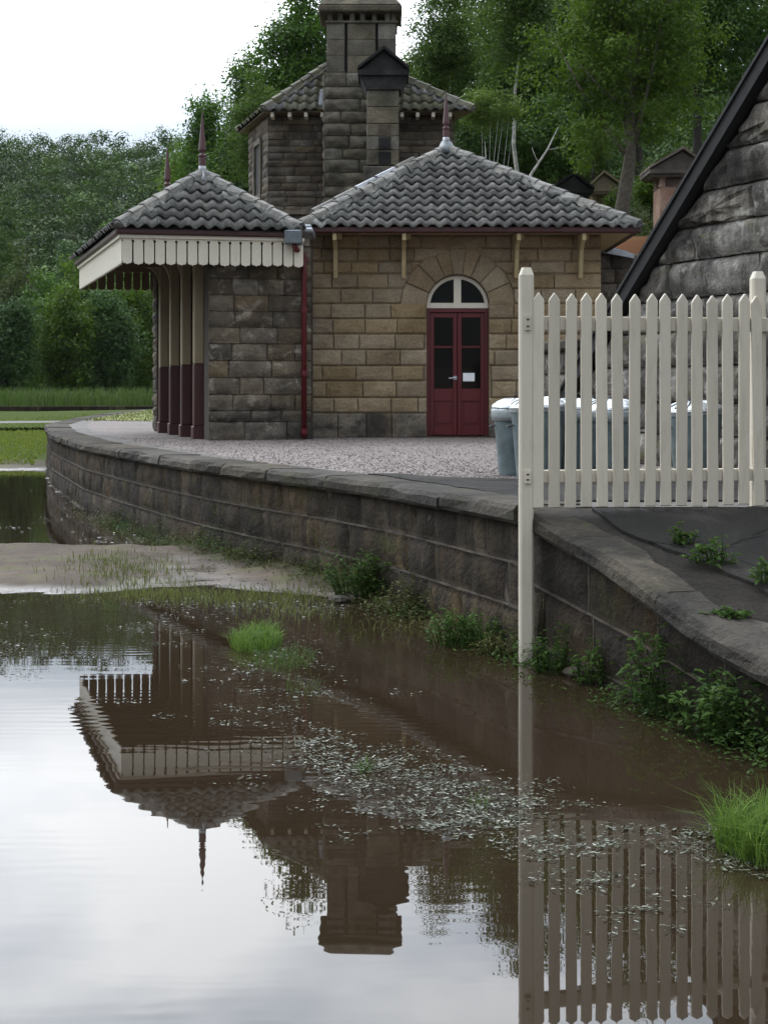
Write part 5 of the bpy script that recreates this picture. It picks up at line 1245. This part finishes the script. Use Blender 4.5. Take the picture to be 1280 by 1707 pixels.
# ---- weeds at the foot of the platform wall
def weed(px, py, hpx, wpx, mat, label, n=60, leaf=.035, kind='leafy', z=0.0, group='weeds along the platform wall'):
    p = onz(px, py, z); s = p.y/F; h = hpx*s*1.12; w_ = wpx*s*1.15; n = int(n*1.5)
    o = tag(empty('weed_plant', p), label, 'plant', group)
    mb = MB(); V = []
    for i in range(n):
        a = rng.random()*6.283; r = rng.random()**.5*w_*.5; b = Vector((p.x+r*math.cos(a), p.y+r*math.sin(a)*.6, z-.02))
        hh = h*rng.uniform(.5, 1)*(1-.45*(r/(w_*.5+1e-6))**2); tp = b+Vector((rng.gauss(0, .16)*hh+.25*(b.x-p.x), rng.gauss(0, .16)*hh, hh))
        m_ = b.lerp(tp, .55)+Vector((rng.gauss(0, .04)*hh, rng.gauss(0, .04)*hh, .05*hh))
        mb.tube([b, m_, tp], [.003, .0022, .001], 4, False)
        if kind == 'leafy':
            for k in range(max(5, int(hh/.022))):
                t_ = rng.uniform(.15, 1); c = b.lerp(m_, t_/.55) if t_ < .55 else m_.lerp(tp, (t_-.55)/.45)
                a2 = rng.random()*6.283; d = Vector((math.cos(a2), math.sin(a2), rng.uniform(-.35, .5))).normalized(); L_ = leaf*rng.uniform(.6, 1.4)
                sd_ = d.cross(Vector((0,0,1))).normalized()*L_*.24; q = c+d*L_*.5+Vector((0,0,.12*L_)); e = c+d*L_-Vector((0,0,.15*L_))
                V.append([c, q+sd_, e, q-sd_])
    mb.build('stems', M[mat], o)
    if kind == 'leafy': link('leaves', quads_mesh('leaves', np.array([[tuple(v) for v in q] for q in V])), M[mat], o)
    return o
weed(1150, 1185, 175, 190, 'weed', 'tallest leafy green weed clump, against the ramp wall', 44, .045)
weed(1235, 1240, 130, 120, 'weed', 'leafy weed clump below the ramp cut by the right edge', 30, .045)
weed(1200, 1222, 120, 130, 'weed', 'leafy weed clump below the ramp, just right of the tallest one', 30, .045)
weed(1100, 1150, 110, 100, 'weed', 'leafy weed clump left of the tallest one on the ramp wall', 40, .04)
weed(1000, 1140, 80, 80, 'weed', 'small leafy weed at the ramp wall, midway from the post', 26, .035)
weed(930, 1120, 85, 75, 'weed', 'thin leafy weed just right of the white post foot', 26, .035)
weed(840, 1090, 50, 70, 'weed_dull', 'low yellowish weed just left of the white post foot', 34, .03)
weed(772, 1075, 68, 95, 'weed', 'rounded bright weed clump second left of the post', 60, .035)
weed(690, 1022, 70, 90, 'weed_dull', 'straggly reddish dull weed at the platform wall foot', 44, .032)
weed(622, 1000, 95, 110, 'weed', 'bright bushy weed clump midway along the platform wall', 80, .038)
weed(545, 968, 70, 46, 'weed_dull', 'upright brownish seeding weed beside the bright bush', 46, .022)
weed(480, 940, 55, 80, 'weed_dull', 'low brown-green weed strip midway left along the wall', 46, .03)
weed(420, 922, 50, 70, 'weed', 'low green weed patch left of the brown strip', 40, .03)
weed(360, 905, 52, 60, 'weed', 'dark leafy weed where the far pool meets the wall', 40, .035)
weed(268, 865, 34, 50, 'weed', 'small green weed by the far pool wall', 24, .035)
weed(205, 838, 24, 34, 'weed_dull', 'tiny yellowish tuft at the far pool wall', 24, .03)
weed(146, 815, 24, 34, 'weed_dull', 'mossy tuft farthest along the pool wall', 24, .03)
weed(424, 835, 18, 9, 'grass_bright', 'little yellow sprig growing from the platform wall joint', 6, .035, z=.52)
# low mixed growth and litter along the wall foot
for (nm, mt, cnt, y0, y1, zz, lb) in (('wall_foot_growth', 'weed_dull', 12000, 9.0, 19.5, 2.0, 'low dull weeds and litter along the foot of the platform wall'),
                                   ('wall_foot_greens', 'weed', 10000, 8.8, 18.0, 7.0, 'low green weeds fringing the foot of the platform wall'),
                                   ('ramp_foot_growth', 'weed', 4500, 5.9, 8.75, 11.0, 'ragged low weeds fringing the foot of the ramp wall')):
    V = []
    for i in range(cnt):
        Yq = y0+(y1-y0)*rng.random()**1.15; d = abs(rng.gauss(0, .13)); x = edge_x(Yq)-d-.02
        k = nz(x, Yq, 1.5, zz)+.6*nz(x, Yq, 4.5, zz+3)+.08
        if k < 0: continue
        hmax = (.05+.42*max(0, k))*math.exp(-d*3.5)
        zq = max(0.0, ground_h(x, Yq))+rng.random()**1.6*hmax
        c = Vector((x+rng.gauss(0, .01), Yq, zq)); a2 = rng.random()*6.283; dd = Vector((math.cos(a2), math.sin(a2), rng.uniform(-.3, .8))).normalized(); L_ = rng.uniform(.010, .038)
        sd_ = dd.cross(Vector((0,0,1))).normalized()*L_*.27; q = c+dd*L_*.5
        V.append([tuple(c), tuple(q+sd_), tuple(c+dd*L_), tuple(q-sd_)])
    tag(link(nm, quads_mesh(nm, np.array(V)), M[mt]), lb, 'undergrowth', kind='stuff')
# weeds rooted in the ramp surface
def rweed(px, py, zz, hpx, wpx, lb, n): return weed(px, py, hpx, wpx, 'weed', lb, n, .045, z=zz, group='weeds in the ramp surface')
rweed(1186, 935, .70, 50, 60, 'bright weed rosette in the middle of the ramp', 14)
rweed(1134, 900, .775, 36, 34, 'small dark weed on the ramp below the pickets', 8)
rweed(1272, 965, .64, 46, 40, 'weed on the ramp at the right edge', 8)
rweed(1215, 1022, .515, 16, 70, 'low weeds in the ramp coping joint', 14)

# ---- grass in the water and on the mud
def tuft(px, py, hpx, wpx, dpx, n, mat, label, wid=.006):
    p = onz(px, py); s = p.y/F; pts = []
    for i in range(n):
        a = rng.random()*6.283; r = rng.random()**.6; x = p.x+r*math.cos(a)*wpx*s*.5; y = p.y+r*math.sin(a)*wpx*s*.5*dpx; pts.append((x, y, -.01))
    h = (.25+.75*nrg.random(n)**1.3)*hpx*s; n_ = n
    return tag(link('grass_tuft', quads_mesh('grass_tuft', blades(np.array(pts), h, wid*.75, 1.25)), M[mat]), label, 'grass', 'grass tufts in the flood')
tuft(428, 1072, 42, 84, 2.2, 1300, 'grass_bright', 'bright green grass tuft standing in the near pool below the mud strip')
tuft(470, 1100, 26, 110, 2.0, 420, 'grass', 'sparse grass fringe beside the bright tuft in the pool')
tuft(1285, 1415, 108, 180, 1.3, 1800, 'grass_bright', 'large bright grass tuft at the right edge of the water', .006)
tuft(606, 1282, 32, 36, 1.5, 70, 'grass', 'small grass tuft among the floating leaves', .005)
tuft(800, 1345, 44, 40, 1.5, 36, 'grass', 'thin grass blades among the floating leaves near the post reflection', .004)
tuft(505, 1150, 40, 60, 1.5, 50, 'grass', 'few thin blades standing in the pool left of the leaf raft', .004)
pts = []
for (px, py, sx, sy, n) in ((215,962,55,14,700),(265,992,80,6,700),(350,998,60,5,260),(430,1000,60,5,260),(180,950,40,12,200),(60,745,60,14,600),(250,905,60,10,80),(520,990,60,8,200),(480,1020,40,8,200),(700,1048,60,10,120)):
    for i in range(n):
        p = onz(px+rng.gauss(0, sx), py+rng.gauss(0, sy)); pts.append((p.x, p.y, max(-.01, ground_h(p.x, p.y))))
tag(link('mud_grass', quads_mesh('mud_grass', blades(np.array(pts), nrg.uniform(.02, .09, len(pts)), .007, .7)), M['grass_dull']), 'short olive grass sprouting on the mud strip', 'grass', kind='stuff')

V = []
for i in range(900):
    p = onz(rng.uniform(-60, 620), rng.uniform(900, 1015)); x, Yq = p.x, p.y; zq = ground_h(x, Yq)
    if zq < 0 or x > edge_x(Yq)-.1 or nz(x, Yq, .9, 4.0) < -.1: continue
    a2 = rng.random()*6.283; L_ = rng.uniform(.01, .045); dd = Vector((math.cos(a2), math.sin(a2), rng.uniform(-.05, .25)))*L_; sd_ = Vector((-dd.y, dd.x, 0))*rng.uniform(.15, .45); c = Vector((x, Yq, zq+.004))
    V.append([tuple(c-dd*.5), tuple(c+sd_*.5), tuple(c+dd*.5+Vector((0,0,.006))), tuple(c-sd_*.5)])
tag(link('mud_litter', quads_mesh('mud_litter', np.array(V)), M['trunk_dark']), 'dead leaves and twigs scattered on the mud strip', 'litter', kind='stuff')

# ---- floating leaves and scum
def mat_float():
    m, t, b, o = mat_new('floating_leaf'); g = N(t, 'ShaderNodeNewGeometry')
    c = ramp(t, g.outputs['Random Per Island'], [(0, (.022,.032,.010)), (.6, (.055,.065,.025)), (1, (.15,.15,.11))]).outputs['Color']
    t.links.new(c, b.inputs['Base Color']); b.inputs['Roughness'].default_value = .22; b.inputs['IOR'].default_value = 1.5; b.inputs['Specular IOR Level'].default_value = .55; return m
fl_ = [(520,1235,40,14,160),(560,1262,60,16,330),(640,1290,70,22,480),(720,1320,80,24,480),(800,1345,70,26,380),(860,1370,60,26,280),(700,1370,60,16,160),(880,1425,50,14,80),(960,1410,50,18,60),
       (430,1085,70,30,260),(420,1140,80,30,120),(480,1190,60,22,130),(560,1165,80,14,50),(240,1030,25,14,80),(280,1060,20,20,60),(330,1005,120,4,200),(430,1012,90,6,240),(520,1022,60,8,200),
       (990,1460,40,10,60),(1000,1525,50,6,30),(1080,1550,40,8,30),(1150,1500,50,10,26),(1180,1390,60,14,150),(1120,1410,50,12,60),(1230,1430,40,20,200),
       (10,1075,40,12,60),(8,1105,25,20,90),(60,1050,50,10,30),(180,880,110,14,110),(260,890,80,10,140),(300,905,70,5,160),(120,845,60,12,50),(1050,1400,60,12,50),(960,1475,40,8,40)]
fv = []; ff_ = []
for (px, py, sx, sy, n) in fl_:
    cl_ = [(rng.gauss(0, sx), rng.gauss(0, sy)) for _ in range(max(3, n//9))]
    for i in range(int(n*2.5)):
        cq = rng.choice(cl_)
        p = onz(px+cq[0]+rng.gauss(0, 20), max(780, py+cq[1]+rng.gauss(0, 3.2)))
        if ground_h(p.x, p.y) > .015 and rng.random() < .8: continue
        if p.x > edge_x(max(4.5, p.y))-.05: continue
        a = rng.random()*6.283; L_ = (.0022+.0075*rng.random()**2.4)*(2.1 if p.y > 12 else 1); W_ = L_*rng.uniform(.22, .5); a = rng.gauss(0, .55)+(math.pi if rng.random() < .5 else 0); L_ *= 1.5; tx, ty = rng.gauss(0, .12), rng.gauss(-.02, .13); b = len(fv)
        for k in range(6):
            an = k*math.pi/3; u_ = math.cos(an)*L_; v_ = math.sin(an)*W_
            x = u_*math.cos(a)-v_*math.sin(a); y = u_*math.sin(a)+v_*math.cos(a)
            fv.append((p.x+x, p.y+y, .006+x*tx+y*ty+rng.uniform(0, .003)))
        ff_.append(tuple(range(b, b+6)))
tag(link('floating_leaves', mesh_from(fv, ff_, 'floating_leaves'), mat_float()), 'pale leaves and scum floating in drifts on the water', 'leaves', kind='stuff')
# stones and sticks on the mud
for (px, py, sz, lb) in ((565, 1000, .07, 'flat brown stone at the foot of the weeds on the mud'), (215, 955, .03, 'small dark pebble on the mud strip'), (962, 1122, .07, 'dark stone at the ramp wall foot beside the thin weed')):
    p = onz(px, py, .02); mb = MB(); mb.lathe([(sz*.7,-.03),(sz*1.1,0),(sz*.9,sz*.35),(sz*.3,sz*.5)], (p.x, p.y, .02), 9, mod=lambda j, k: 1+.2*math.sin(k*1.9+j*.7)); tag(mb.build('stone_lump', M['coping'], None), lb, 'stone')

# ================================================================== HAZE
hz = MB(); hz.box(-320, 320, -45, 900, -1.6, 62)
hm = bpy.data.materials.new('haze'); hm.use_nodes = True; ht = hm.node_tree; ht.nodes.clear()
ho = N(ht, 'ShaderNodeOutputMaterial'); pvn = N(ht, 'ShaderNodeVolumePrincipled'); pvn.inputs['Density'].default_value = .00007; pvn.inputs['Color'].default_value = (.92,.96,1,1); pvn.inputs['Anisotropy'].default_value = .2
ht.links.new(pvn.outputs[0], ho.inputs['Volume'])
tag(hz.build('haze', hm), 'thin pale haze in the valley air', 'haze', kind='stuff')
